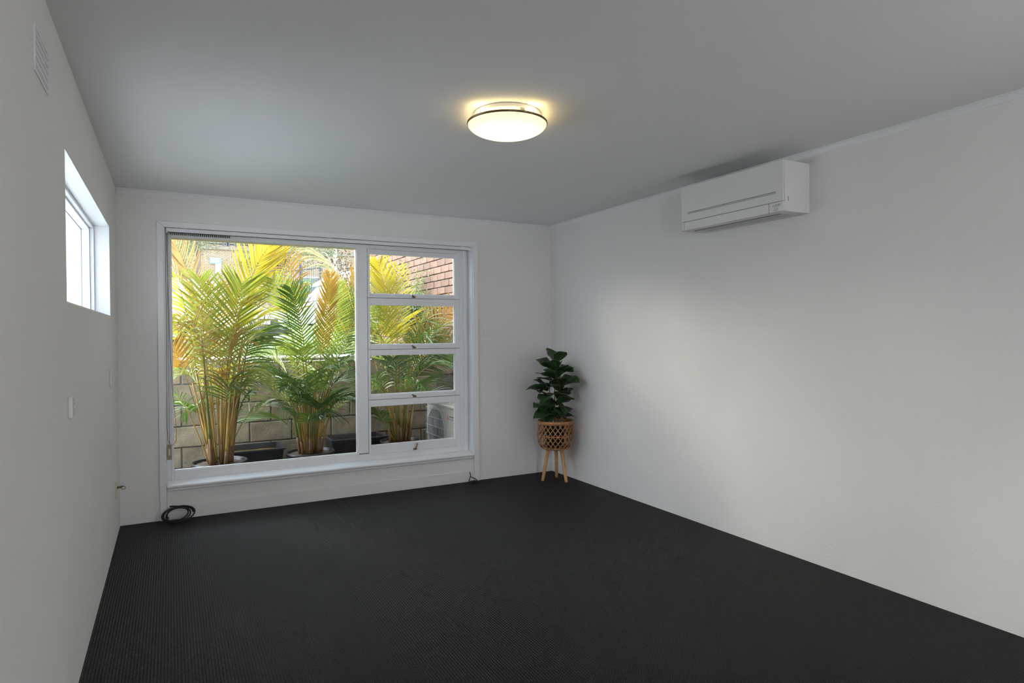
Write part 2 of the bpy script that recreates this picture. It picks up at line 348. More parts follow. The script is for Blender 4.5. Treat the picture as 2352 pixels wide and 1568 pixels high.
# four sashes
gz = [(1.737, 2.085), (1.290, 1.638), (.850, 1.194), (.402, .745)]
jo = [2.128, 1.702, 1.246, .804, .325]
for i in range(4):
    z1, z0 = jo[i]-.0015, jo[i+1]+.0015; g0, g1 = gz[i]
    x0, x1, gx0, gx1 = 1.860, 2.742, 1.878, 2.680
    mb = MB(); ya, yb = .074, .115
    mb.box((x0, ya, z0), (gx0, yb, z1)); mb.box((gx1, ya, z0), (x1-.012, yb, z1)); mb.box((gx0, ya, z0), (gx1, yb, g0)); mb.box((gx0, ya, g1), (gx1, yb, z1))
    s = build(mb, 'sash', TRIM, w1, .003)
    s['label'] = ['top awning sash', 'second awning sash from the top', 'third awning sash from the top', 'bottom awning sash'][i]
    B((gx0-.002, .096, g0-.002), (gx1+.002, .100, g1+.002), 'pane', GLASS, s)
    mb = MB(); mb.box((gx0, .083, g0), (gx1, .096, g0+.006)); mb.box((gx1-.006, .083, g0), (gx1, .096, g1)); build(mb, 'glazing_bead', TRIM, s, .001)
    # cam fastener: plate, hub and lever
    lz = z0+.018 if i < 3 else z0+.0; lx = 2.283
    mb = MB(); mb.box((lx-.020, ya-.003, z0+.004), (lx+.014, ya, z0+.020))
    mb.tube([(lx-.002, ya-.002, z0+.013), (lx-.002, ya-.016, z0+.013)], .007, 10)
    if i < 3: mb.tube([(lx-.002, ya-.013, z0+.013), (lx-.018, ya-.018, z0+.024), (lx-.034, ya-.020, z0+.030)], [.006, .005, .0055], 8)
    else:
        mb.tube([(lx-.002, ya-.013, z0+.015), (lx+.006, ya-.022, z0+.040), (lx+.012, ya-.024, z0+.068)], [.006, .005, .008], 8)
    build(mb, 'sash_fastener', BRASS, s)
    if i == 3: B((lx-.012, ya-.004, z0-.012), (lx+.012, ya, z0+.002), 'catch_plate', TRIM, s, .001)
B((2.7305, .076, .33), (2.749, .084, 2.125), 'gap_strip', DARKGAP if 0 else TRIM, w1)  # trim-coloured strip closing the gap beside the sashes

for zz in jo[1:4]: B((1.858, .116, zz-.02), (2.75, .150, zz+.02), 'transom', TRIM, w1, .002)
# vertical blind head track with carriers, cord, chain and weight
tr = thing('blind_track', 'white vertical blind head track fixed across the top of the large window', 'blind track', (0,0,0))
pr = [(.004, 2.160), (.046, 2.160), (.046, 2.188), (.038, 2.1905), (.012, 2.1905), (.004, 2.188)]
build(MB().prism(pr, 0, .318, 2.822), 'head_rail', TRIM, tr, .0015)
B((.318, .012, 2.1925), (2.822, .04, 2.1935), 'shadow_strip', DARKGAP, tr)
B((.325, .014, 2.1585), (2.800, .036, 2.1603), 'track_slot', DARKGAP, tr)
for x in (.42, 1.5, 2.72): B((x, .006, 2.1895), (x+.035, .044, 2.1945), 'bracket', TRIM, tr, .001)
for i in range(31):
    x = .345+i*.0135; B((x, .016, 2.141), (x+.0065, .034, 2.159), 'carrier', BLKP, tr)
for x in (.322,): B((x-.004, .002, 2.150), (x+.006, .03, 2.166), 'end_cap', TRIM, tr, .001)
cpts = [(.315, -.004, 2.155)]
pts = [(.312, .0, 2.15), (.311, -.004, 1.5), (.309, -.006, .95), (.307, -.008, .70), (.312, -.009, .60), (.327, -.010, .562), (.348, -.010, .560), (.366, -.009, .590), (.369, -.008, .66), (.358, -.006, .82), (.345, -.005, 1.0), (.330, -.003, 1.4), (.322, -.001, 1.9), (.320, 0, 2.15)]
P2 = []
for i in range(len(pts)-1):
    for k in range(4): P2.append(Vector(pts[i]).lerp(Vector(pts[i+1]), k/4))
P2.append(Vector(pts[-1]))
build(MB().tube(P2, .0018, 6), 'pull_cord', CORD, tr)
mb = MB(); mb.tube([(.324, -.004, 2.15), (.322, -.008, 1.3), (.322, -.010, .57)], .0014, 6); build(mb, 'pull_cord', CORD, tr)
wt = B((.305, -.017, .452), (.336, -.003, .566), 'cord_weight', WEIGHT, tr, .002)
B((.314, -.018, .485), (.327, -.0168, .535), 'label_inset', AGEPLAS, wt)

# ================================================================ WINDOW 2 (side window, left wall)
w2 = thing('window_2', 'small high white side window recessed in the left wall', 'window', (0,0,0), kind='structure')
def ring(x0, x1, y0, y1, z0, z1, t):
    mb = MB(); mb.box((x0, y0, z0), (x1, y1, z0+t)); mb.box((x0, y0, z1-t), (x1, y1, z1)); mb.box((x0, y0, z0+t), (x1, y0+t, z1-t)); mb.box((x0, y1-t, z0+t), (x1, y1, z1-t)); return mb
build(ring(-.088, -.0005, LY0+.0005, LY1-.0005, LZ0+.0005, LZ1-.0005, .006), 'reveal_lining', TRIM, w2)
build(ring(-.104, -.082, LY0+.006, LY1-.006, LZ0+.006, LZ1-.006, .018), 'stop_bead', TRIM, w2, .003)
build(ring(-.147, -.104, LY0+.001, LY1-.001, LZ0+.001, LZ1-.001, .034), 'frame', TRIM, w2, .002)
build(ring(-.1505, -.147, LY0+.001, LY1-.001, LZ0+.001, LZ1-.001, .037), 'glazing_line', GREYPLAS, w2)
B((-.151, LY0+.036, LZ0+.036), (-.147, LY1-.036, LZ1-.036), 'pane', GLASS, w2)
build(ring(-.262, -.1505, LY0+.001, LY1-.001, LZ0+.001, LZ1-.001, .030), 'outer_lining', TRIM, w2, .002)
# unseen opening added for the rear fill lamp (behind the camera)
w3 = thing('fill_opening_rear', 'wide white framed opening added for the rear fill lamp, left wall behind the camera', 'window', (0,0,0), kind='structure')
for y0 in (-9.9, -9.08, -8.26): B((-.24, y0, .9), (-.18, y0+.06, 2.2), 'frame_post', TRIM, w3)
for z in (.9, 2.14): B((-.24, -9.84, z), (-.18, -8.26, z+.06), 'frame_rail', TRIM, w3)

w4 = thing('fill_opening_side', 'narrow white framed opening added for the side fill lamp, right wall behind the camera', 'window', (0,0,0), kind='structure')  # added out of view, only there for the side fill lamp
for y0 in (-7.1, -6.46): B((W+.16, y0, .8), (W+.22, y0+.06, 2.1), 'frame_post', TRIM, w4)
for z in (.8, 2.04): B((W+.16, -7.04, z), (W+.22, -6.46, z+.06), 'frame_rail', TRIM, w4)
# outside it a light well wall
struct(MB().box((W+.9, -9, -.2), (W+1.1, -5, 2.4)), 'wall_outer', NWALL, label='rendered wall outside the narrow added fill opening', cat='wall')

# ================================================================ WALL FITTINGS
# blank plate with centre knob right of window
t = thing('blank_wall_plate', 'white rectangular plate with small square centre, right of the large window', 'wall plate', (2.997, 0, 1.393))
B((-.058, -.009, -.036), (.058, 0, .036), 'plate', WPLAS, t, .003); B((-.009, -.013, -.012), (.009, -.009, .012), 'centre_button', WPLAS, t, .002)
def outlet(loc, rz, label, toggles=2):
    t = thing('power_outlet', label, 'power outlet', loc, rz)
    B((-.057, -.010, -.036), (.057, 0, .036), 'plate', WPLAS, t, .003)
    for s in (-1, 1):
        B((s*.030-.008, -.0125, .014), (s*.030+.008, -.010, .028), 'switch_rocker', WPLAS, t, .001)
        mb = MB()
        for a, dx, dz in ((.5, -.007, .004), (-.5, .007, .004), (0, 0, -.012)):
            R = Matrix.Rotation(a, 3, 'Y'); mb.box((s*.030+dx-.001, -.0104, dz-.004-.006), (s*.030+dx+.001, -.0099, dz+.004-.006), R, (s*.030+dx, -.010, dz-.006))
        build(mb, 'socket_slots', DARKGAP, t)
    return t
outlet((3.562, 0, .383), 0, 'white double power outlet low on the window wall behind the basket planter')
outlet((W, -.335, .40), -PI/2, 'white double power outlet low on the right wall beside the basket planter')
t = thing('phone_socket', 'small white phone socket hanging tilted below the right wall outlet', 'wall socket', (W, -.315, .298), -PI/2)
R = Matrix.Rotation(math.radians(-32), 3, 'Y')
build(MB().box((-.024, -.018, -.017), (.024, 0, .017), R, (0,0,0)), 'housing', WPLAS, t, .003)
build(MB().tube([(0, -.006, .012), (.002, -.01, .04), (.004, -.006, .066)], .002, 6), 'lead', WPLAS, t)
# left wall controls: slider dimmer, second plate, aerial outlet with plug
t = thing('fan_speed_control', 'larger white slider control plate on the left wall below the side window', 'wall control', (0, -2.478, 1.114))
B((0, -.060, -.040), (.014, .060, .040), 'housing', WPLAS, t, .004); B((.014, -.030, -.030), (.0155, -.022, .030), 'slider_slot', GREYPLAS, t)
B((.0145, -.034, -.006), (.021, -.016, .006), 'slider_knob', WPLAS, t, .002); B((.014, .01, -.028), (.0148, .045, .028), 'face_inset', WPLAS, t, .0005)
t = thing('light_switch', 'small white switch plate on the left wall near the window corner', 'switch', (0, -.69, 1.114))
B((0, -.037, -.055), (.010, .037, .055), 'plate', WPLAS, t, .003); B((.010, -.008, -.010), (.0135, .008, .010), 'switch_rocker', WPLAS, t, .001)
t = thing('aerial_outlet', 'aged cream aerial outlet low on the left wall near the corner', 'wall outlet', (0, -.37, .345))
B((0, -.036, -.056), (.008, .036, .056), 'plate', AGEPLAS, t, .003)
mb = MB().tube([(.008, 0, .012), (.03, 0, .014), (.045, .004, .018)], [.008, .008, .004], 10); build(mb, 'plug', BRASS, t)
mb = MB(); cc = [Vector((.045+.012*math.sin(a), .004+.006*math.cos(a), .006-.012*math.cos(a))) for a in [i*2*PI/16 for i in range(17)]]; mb.tube(cc, .0018, 6); build(mb, 'lead_loop', CORD, t)
# wall vent high on the left wall
t = thing('wall_vent', 'white perforated plaster vent high on the left wall', 'vent', (0, -3.0, 2.222))
mb = MB(); hw, hh = .112, .070
mb.box((0, -hw, -hh), (.0045, hw, -hh+.008)); mb.box((0, -hw, hh-.008), (.0045, hw, hh)); mb.box((0, -hw, -hh+.008), (.0045, -hw+.008, hh-.008)); mb.box((0, hw-.008, -hh+.008), (.0045, hw, hh-.008))
build(mb, 'frame', TRIM, t, .001)
B((.0005, -hw+.008, -hh+.008), (.0008, hw-.008, hh-.008), 'backing', LOGOG, t)
for i in range(1, 11):
    y = -hw+.004+i*(2*hw-.008)/11; B((.0012, y-.004, -hh+.008), (.0045, y+.004, hh-.008), 'slat', TRIM, t)
for i in range(1, 6):
    z = -hh+.004+i*(2*hh-.008)/6; B((.0012, -hw+.008, z-.004), (.0052, hw-.008, z+.004), 'crossbar', TRIM, t)

# ================================================================ CEILING LIGHT
cl = thing('ceiling_light', 'round oyster ceiling light glowing warm yellow', 'ceiling light', (1.795, -2.655, H))
mb = MB().lathe([(0.001, 0), (.158, 0), (.166, -.006), (.166, -.018), (.158, -.022), (.001, -.022)], seg=48); build(mb, 'base_pan', LPAN, cl)
pr = [(.190, -.034)]; prof = []
for i in range(15):
    a = i/14*PI/2; prof.append((.192*math.cos(a)+.0005, -.050-.062*math.sin(a)))
prof = [(.150, -.044), (.188, -.045)] + prof
build(MB().lathe(prof, seg=64), 'diffuser', LAMP, cl)
build(MB().lathe([(.190, -.044), (.196, -.045), (.1965, -.050), (.193, -.055), (.1905, -.052)], seg=64), 'rim', BRASS, cl)
for k in range(3):
    a = .5+k*2*PI/3; B((.150*math.cos(a)-.012, .150*math.sin(a)-.012, -.050), (.150*math.cos(a)+.012, .150*math.sin(a)+.012, -.010), 'clip', CHROME, cl, .002)
for k in range(4):
    pl = bpy.data.lights.new('lamp_bulb', 'POINT'); pl.energy = .09; pl.color = (1, .74, .30); pl.shadow_soft_size = .008
    a = .3+k*PI/2
    po = bpy.data.objects.new('lamp_bulb', pl); link(po, cl); po.location = (.178*math.cos(a), .178*math.sin(a), -.034)

# ================================================================ AIR CONDITIONER (indoor)
ac = thing('air_conditioner', 'white split system air conditioner mounted high on the right wall', 'air conditioner', (0,0,0))
AX0, AX1, AY0, AY1, AZ0, AZ1 = 3.472, W, -2.912, -2.082, 2.080, 2.378
pr = [(AX1, AZ0+.004), (AX0+.014, AZ0), (AX0+.006, AZ0+.004), (AX0+.006, AZ0+.06), (AX0+.002, AZ1-.006), (AX0+.010, AZ1), (AX1, AZ1)]
build(MB().prism(pr, 1, AY0, AY1), 'casing', ACPLAS, ac, .003)
mb = MB().prism([(AX0-.006, AZ0+.060), (AX0+.003, AZ0+.060), (AX0+.001, AZ1-.004), (AX0-.010, AZ1-.002)], 1, AY0+.001, AY1-.001)
fp = build(mb, 'front_panel', ACPLAS, ac, .003)
mb = MB(); mb.box((AX0-.0115, -2.858, 2.1975), (AX0-.006, -2.144, 2.2005)); mb.box((AX0-.0112, -2.858, 2.190), (AX0-.006, -2.144, 2.1915)); build(mb, 'groove', LOGOG, fp)
B((AX0-.005, AY0+.105, AZ0+.002), (AX0+.006, AY1-.028, AZ0+.0575), 'louvre_flap', ACPLAS, ac, .002)
lp = B((AX0-.006, AY0+.002, AZ0+.002), (AX0+.006, AY0+.100, AZ0+.0575), 'indicator_panel', ACPLAS, ac, .002)
B((AX0-.006, AY1-.025, AZ0+.002), (AX0+.006, AY1-.001, AZ0+.0575), 'corner_cover', ACPLAS, ac, .002)
B((AX0+.0, AY0+.04, AZ0+.0585), (AX0+.007, AY1-.01, AZ0+.0598), 'panel_gap', LOGOG, ac)
B((AX0-.0068, AY0+.040, AZ0+.006), (AX0-.006, AY0+.068, AZ0+.026), 'receiver_window', GREYPLAS, lp)
B((AX0+.055, AY0+.075, AZ0-.003), (AX0+.060, AY1-.06, AZ0+.001), 'outlet_slot', LOGOG, ac)
B((AX0+.062, AY0+.075, AZ0-.002), (AX0+.150, AY1-.10, AZ0+.001), 'lower_vane', GREYPLAS, ac)
for k in range(3): B((AX0+.030, AY0-.0006, AZ0+.062+k*.009), (AX0+.037, AY0+.001, AZ0+.067+k*.009), 'side_slot', DARKGAP, ac)
def diamonds(sz, M3, loc, m, name, parent):
    """three rhombi meeting at one point"""
    mb = MB()
    for k in range(3):
        a = PI/2+k*2*PI/3; d = Vector((math.cos(a), math.sin(a))); e = Vector((math.cos(a+PI/6*1.0), math.sin(a+PI/6))); f = Vector((math.cos(a-PI/6), math.sin(a-PI/6)))
        s = sz*.58
        pts = [Vector((0,0)), e*s, (e+f)*s, f*s]
        n = len(mb.v); mb.v += [Vector((p.x, p.y, 0)) for p in pts]+[Vector((p.x, p.y, .0006)) for p in pts]
        mb.face((n+4, n+5, n+6, n+7)); mb.face((n+3, n+2, n+1, n))
        for i in range(4): j = (i+1) % 4; mb.face((n+i, n+j, n+4+j, n+4+i))
    o = build(mb, name, m, parent); mm = M3.to_4x4(); mm.translation = Vector(loc); o.matrix_local = mm; return o
# text facing -x, reading direction -y as seen from the room (left = far/window end)
MX = Matrix(((0, 0, -1), (-1, 0, 0), (0, 1, 0)))
diamonds(.0072, MX, (AX0-.0064, AY0+.071, AZ0+.038), LOGOG, 'diamond_logo', lp)
text('MITSUBISHI', .0085, MX, (AX0-.0064, AY0+.062, AZ0+.0405), LOGOG, 'badge_lettering', lp, .0003)
text('ELECTRIC', .0085, MX, (AX0-.0064, AY0+.062, AZ0+.0325), LOGOG, 'badge_lettering', lp, .0003)

# ================================================================ CABLES ON THE FLOOR
def coil(name, c, r, turns, rad, label, tilt, tail, ex=1.25):
    R = Matrix.Rotation(tilt[0], 3, 'X')@Matrix.Rotation(tilt[1], 3, 'Y')
    P = []
    n = int(turns*24)
    for i in range(n+1):
        a = 2*PI*i/24; k = i/n
        rr = r*(1-.22*math.sin(k*9)*.5-.16*k)
        P.append(Vector(c)+R@Vector((rr*ex*math.cos(a)+.010*math.sin(k*14), rr*math.sin(a)*.75, .004*math.sin(a*.5+k*11)+.008*k*2)))
    mn = min(p.z for p in P); P = [p+Vector((0, 0, rad-mn)) for p in P]
    P = [Vector(t) for t in tail]+P
    o = build(MB().tube(P, rad, 8), name, BLACKR); return tag(o, label, 'cable')
coil('coiled_cable', (.372, -.085, .05), .082, 3.6, .0055, 'thick black cable coiled against the skirting at the left end of the window', (math.radians(48), math.radians(-10)), [(.318, -.016, .103), (.340, -.030, .105), (.370, -.036, .102), (.42, -.044, .10), (.462, -.06, .085)])
P = [(2.782, -.016, .088), (2.786, -.022, .070), (2.789, -.024, .060), (2.780, -.028, .040), (2.768, -.034, .018), (2.764, -.044, .006)]
for i in range(30):
    a = PI+i*2*PI/24; P.append((2.805+.045*math.cos(a), -.060+.026*math.sin(a), .006+.0015*(i % 3)))
P += [(2.842, -.050, .014), (2.822, -.036, .030), (2.800, -.028, .040), (2.790, -.024, .045)]
tag(build(MB().tube(P, .0042, 8), 'loose_cable', BLACKR), 'short black cable looped on the carpet at the right end of the window', 'cable')

# ================================================================ PLANTER STAND + FIG
ps = thing('basket_planter', 'woven rattan basket planter on three wooden legs in the far corner', 'planter', (3.505, -.372, 0))
for a in (162, 54, -72):
    a = math.radians(a); d = Vector((math.cos(a), math.sin(a), 0))
    build(MB().tube([d*.128+Vector((0,0,.0)), d*.125+Vector((0,0,.012)), d*.066+Vector((0,0,.325))], [.0135, .0145, .017], 14), 'leg', WOOD, ps)
def brad(z):      # basket radius with height
    t = (z-.297)/(.567-.297)
    return .118+.047*math.sin(min(1, t*3.2)*PI/2) - .006*max(0, t-.4)
build(MB().lathe([(.001, .297), (.105, .297), (.119, .300), (.126, .312), (.120, .316), (.001, .312)], seg=40), 'basket_base', RATTRIM, ps)
mb = MB(); NS = 22
for sgn in (-1, 1):
    for k in range(NS):
        P = []
        for i in range(13):
            t = i/12; z = .308+t*.245; a = 2*PI*k/NS+sgn*t*1.15; r = brad(z)+.0016*sgn
            P.append((r*math.cos(a), r*math.sin(a), z))
        # flat strip
        base = len(mb.v)
        for i, p in enumerate(P):
            p = Vector(p); q = Vector(P[min(i+1, 12)])-Vector(P[max(i-1, 0)]); nrm = Vector((p.x, p.y, 0)).normalized(); sd = q.cross(nrm).normalized()*.0042
            mb.v += [p-sd, p+sd, p+sd+nrm*.002, p-sd+nrm*.002]
        for i in range(12):
            for j in range(4): a0 = base+i*4+j; b0 = base+i*4+(j+1) % 4; mb.face((a0, b0, b0+4, a0+4))
build(mb, 'lattice', RATTAN, ps, kind='stuff')
def band(z0, z1, t, name, m):
    build(MB().lathe([(brad(z0)-t, z0), (brad(z0)+t, z0), (brad(z1)+t, z1), (brad(z1)-t, z1), (brad(z0)-t, z0)], seg=40), name, m, ps)
band(.535, .567, .005, 'rim_band', RATTRIM if 0 else RATTAN); band(.425, .433, .0055, 'middle_band', FIGE if 0 else RATTAN); band(.303, .318, .005, 'lower_band', RATTRIM)

fg = thing('fiddle_leaf_plant', 'dark green fiddle leaf plant with cream edged leaves sitting in the rattan basket', 'plant', (3.497, -.372, 0))
build(MB().lathe([(.001, .32), (.085, .32), (.100, .50), (.105, .50), (.105, .515), (.098, .515), (.094, .50), (.001, .495)], seg=28), 'nursery_pot', BLKP, fg)
def leaf_mesh(kind):
    n, mm = 18, 6; mb = MB(); L = 1.0
    verts = []
    for i in range(n+1):
        t = i/n
        wd = .05+.40*(math.sin(PI*min(1, t**.85)))**.8*(1-.18*math.sin(2*PI*t)) if 0 < t < 1 else .02
        if kind == 1: wd *= .88
        for j in range(-mm//2, mm//2+1):
            s = j/(mm/2); rip = .03*math.sin(t*13+kind*2+s)*abs(s)
            x = s*wd*(1+.05*math.sin(t*16+kind+s))
            z = .16*abs(s)*wd*1.4 + rip - .30*t*t + .10*t
            verts.append(Vector((x, t*L, z)))
    mb.v = verts; mb.smooth = True
    for i in range(n):
        for j in range(mm):
            a = i*(mm+1)+j; mb.cur = 0; mb.face((a, a+1, a+mm+2, a+mm+1))
    # thin cream rim
    mb.cur = 1; k = len(mb.v)
    edge = [i*(mm+1) for i in range(n+1)]+[n*(mm+1)+j for j in range(1, mm+1)]+[i*(mm+1)+mm for i in range(n-1, -1, -1)]
    for e in edge:
        v = mb.v[e]; d = Vector((v.x, (v.y-.5)*.8, 0)).normalized()*.016; mb.v.append(v+d+Vector((0,0,.004)))
    for i in range(len(edge)-1): mb.face((edge[i], edge[i+1], k+i+1, k+i))
    me = bpy.data.meshes.new('leaf'); me.from_pydata([tuple(v) for v in mb.v], [], mb.f); me.materials.append(FIG); me.materials.append(FIGE)
    me.polygons.foreach_set('material_index', mb.mi); me.polygons.foreach_set('use_smooth', mb.sm); me.update(); return me
LM = [leaf_mesh(k) for k in range(3)]
stems = [((.0, .0), 1.10), ((.035, -.02), .98), ((-.04, .015), .90)]
sp_ = []
for (sx, sy), top in stems:
    P = [(sx*.6, sy*.6, .50), (sx, sy, .66), (sx*1.3, sy*1.2, .82), (sx*1.2+.006, sy, top)]
    P = [tuple(bez(P, i/10)) for i in range(11)]; sp_.append(P); build(MB().tube(P, [.006-.0035*i/10 for i in range(11)], 8), 'stem', FIGST, fg)
random.seed(21)
# leaves: azimuth (deg, 0=+x), height, elevation, length
LV = []
for k in range(34):
    t = k/33; z = .585+t*.47; az = k*137.5+random.uniform(-25, 25); el = random.uniform(-22, 38)+38*t**2; ln = random.uniform(.13, .19)-.03*t
    LV.append((az, z, el, ln))
LV += [(150, .90, 30, .21), (172, .84, 14, .23), (205, .80, -4, .21), (172, .64, -2, .24), (195, .68, 14, .19), (-30, .88, 26, .19), (-62, .90, 18, .24), (-70, .76, -24, .20), (-50, .70, 30, .19), (-70, .62, 14, .19), (150, 1.00, 42, .19), (110, 1.08, 66, .15), (-75, 1.07, 46, .16), (-60, 1.02, 12, .17), (190, .98, 28, .21), (250, .74, 35, .19), (262, .86, 20, .19), (228, .93, 40, .18), (300, .97, 35, .17)]
for k, (az, z, el, ln) in enumerate(LV):
    st = sp_[k % 3]; q = min(st, key=lambda p: abs(p[2]-z)); 
    if abs(q[2]-z) > .04: q = min(sp_[0], key=lambda p: abs(p[2]-z))
    a = math.radians(az); e = math.radians(el); d = Vector((math.cos(a)*math.cos(e), math.sin(a)*math.cos(e), math.sin(e)))
    base = Vector(q)+d*.015
    wx, wy = 3.497+base.x, -.372+base.y
    # keep clear of the two walls
    for it in range(12):
        if 3.497+base.x+d.x*ln > W-.035-.35*ln*abs(d.y): d.x -= .12; d.normalize()
        if -.372+base.y+d.y*ln > -.035: d.y -= .12; d.normalize()
    up = Vector((0,0,1)); zz = (up-d*up.dot(d)).normalized(); xx = d.cross(zz)
    roll = random.uniform(-.5, .5); Rr = Matrix.Rotation(roll, 3, d); zz = Rr@zz; xx = Rr@xx
    o = bpy.data.objects.new('leaf', LM[k % 3]); link(o, fg)
    mm = Matrix((xx, d, zz)).transposed().to_4x4()@Matrix.Scale(ln, 4); mm.translation = base; o.matrix_local = mm

# ================================================================ GARDEN PIT
def ground_h(x, y):
    def ss(a, b, v): v = max(0, min(1, (v-a)/(b-a))); return v*v*(3-2*v)
    h = 1.165
    h += .62*ss(6.3, 9.2, y)*ss(2.2, 4.0, x)*(1-ss(10.5, 14, y)) + .22*ss(10.5, 14, y)
    h += 1.1*ss(20, 22.5, y)
    return h
b = MB().box((-3.0, WO, -.2), (4.6, 1.4, .06)); tag(build(b, 'pit_floor', PITG), 'dark wet soil at the bottom of the planting pit', 'ground', kind='structure')
BX = 3.235
# retaining wall of concrete blocks
rw = thing('retaining_wall', 'weathered concrete block retaining wall behind the potted palms', 'wall', (0,0,0))
build(MB().box((-2.2, 1.394, .0), (BX, 1.58, 1.10)), 'mortar_core', MORTAR, rw)
def brick_mesh(name, sx, sy, sz, m, seed, bev=.006):
    bm = bmesh.new(); bmesh.ops.create_cube(bm, size=1)
    random.seed(seed)
    for v in bm.verts: v.co = Vector((v.co.x*sx, v.co.y*sy, v.co.z*sz))+Vector([random.uniform(-.002, .002) for _ in range(3)])
    bmesh.ops.bevel(bm, geom=bm.edges[:], offset=bev, segments=1, affect='EDGES')
    me = bpy.data.meshes.new(name); bm.to_mesh(me); bm.free(); me.materials.append(m); return me
BM = [brick_mesh('block', .389, .10, .189, BLOCK, s, .006) for s in range(4)]
HB = brick_mesh('half_block', .189, .10, .189, BLOCK, 9, .006)
random.seed(4)
for r in range(6):
    z = .012+.1*0+r*.2+.0  # bed joints at z = .11+.2k
    z = .21+(r-1)*.2
    off = 0.221 if r % 2 == 0 else .021
    # row centre z (.2 joint lines at .113, .313, .513 ...)
    zc = .013+.2*r+.0
    for k in range(-6, 11):
        xc = off+.2+.4*k
        if xc < -2.0 or xc > 3.03: continue
        o = bpy.data.objects.new('block', random.choice(BM)); link(o, rw); o.location = (xc, 1.433+random.uniform(-.003, .003), zc); o.rotation_euler = (0, random.uniform(-.004, .004), random.uniform(-.006, .006))
# capping mortar and soil edge on top
tag(build(MB().box((-2.2, 1.383, 1.113), (3.225, 1.60, 1.140)), 'coping', MORTAR), 'thin worn mortar coping along the top of the retaining wall', 'coping')
# lawn heightfield
mb = MB(); nx, ny = 70, 70
xs = [-14+i*(46/nx) for i in range(nx+1)]; ys = [1.585+(i/ny)**1.6*40.2 for i in range(ny+1)]
for y in ys:
    for x in xs: mb.v.append(Vector((x, y, ground_h(x, y)+.02*noise.noise(Vector((x*2, y*2, 0)))*(y > 1.7))))
mb.smooth = True
for j in range(ny):
    for i in range(nx):
        a = j*(nx+1)+i; mb.cur = 1 if 13.2 < ys[j] < 20 else 0; mb.face((a, a+1, a+nx+2, a+nx+1))
tag(build(mb, 'lawn', [LAWN, ROADM]), 'bright green lawn rising from the retaining wall to the street', 'lawn', kind='structure')
random.seed(3); mb = MB()
for k in range(11000):
    y = 1.44+abs(random.gauss(0, 1))*1.8 if k < 7500 else random.uniform(5.5, 9.6); x = random.uniform(-.3, 3.15) if k < 7500 else random.uniform(2, 6.5)
    z = (ground_h(x, y) if y > 1.6 else 1.138); hh = random.uniform(.025, .075)*(1.3 if y > 5 else 1); a = random.uniform(0, PI); wv = Vector((math.cos(a), math.sin(a), 0))*.004*(1+y*.15); ln = Vector((random.uniform(-1, 1), random.uniform(-1.2, 1), 0))*.03
    p = Vector((x, y, z-.005)); mb.v += [p-wv, p+wv, p+ln+Vector((0, 0, hh))]; n = len(mb.v); mb.face((n-3, n-2, n-1))
tag(build(mb, 'lawn_grass', GRASS, kind='stuff'), 'short sunlit grass blades covering the lawn', 'grass', kind='stuff')

# black tubs
def tub(x0, x1, y0, y1, z1, label, fill=None):
    t = thing('garden_tub', label, 'tub', ((x0+x1)/2, (y0+y1)/2, .06)); hx, hy, h = (x1-x0)/2, (y1-y0)/2, z1-.06
    mb = MB(); i = .03; n = 0
    mb.v = [Vector(p) for p in ((-hx+i,-hy+i,0),(hx-i,-hy+i,0),(hx-i,hy-i,0),(-hx+i,hy-i,0),(-hx,-hy,h),(hx,-hy,h),(hx,hy,h),(-hx,hy,h),(-hx+.02,-hy+.02,h),(hx-.02,-hy+.02,h),(hx-.02,hy-.02,h),(-hx+.02,hy-.02,h),(-hx+i+.01,-hy+i+.01,.02),(hx-i-.01,-hy+i+.01,.02),(hx-i-.01,hy-i-.01,.02),(-hx+i+.01,hy-i-.01,.02))]
    mb.face((3,2,1,0))
    for q in range(4):
        r = (q+1) % 4; mb.face((q, r, 4+r, 4+q)); mb.face((4+q, 4+r, 8+r, 8+q)); mb.face((8+q, 8+r, 12+r, 12+q))
    mb.face((12,13,14,15)); build(mb, 'shell', BLKP, t)
    build(ring2(hx, hy, h), 'rim_lip', BLKP, t, .003)
    if fill: B((-hx+.025, -hy+.025, h-.06), (hx-.025, hy-.025, h-.05), 'contents', fill, t)
    return t
def ring2(hx, hy, h):
    mb = MB(); t = .014
    mb.box((-hx-t, -hy-t, h-.012), (hx+t, -hy+.01, h+.004)); mb.box((-hx-t, hy-.01, h-.012), (hx+t, hy+t, h+.004)); mb.box((-hx-t, -hy+.01, h-.012), (-hx+.01, hy-.01, h+.004)); mb.box((hx-.01, -hy+.01, h-.012), (hx+t, hy-.01, h+.004)); return mb
tub(.76, 1.27, .90, 1.30, .31, 'black rectangular tub of murky water behind the left palm', ALGAE)
tub(1.74, 2.30, .99, 1.345, .325, 'black rectangular tub with dark inside between middle and right palms', SOIL)

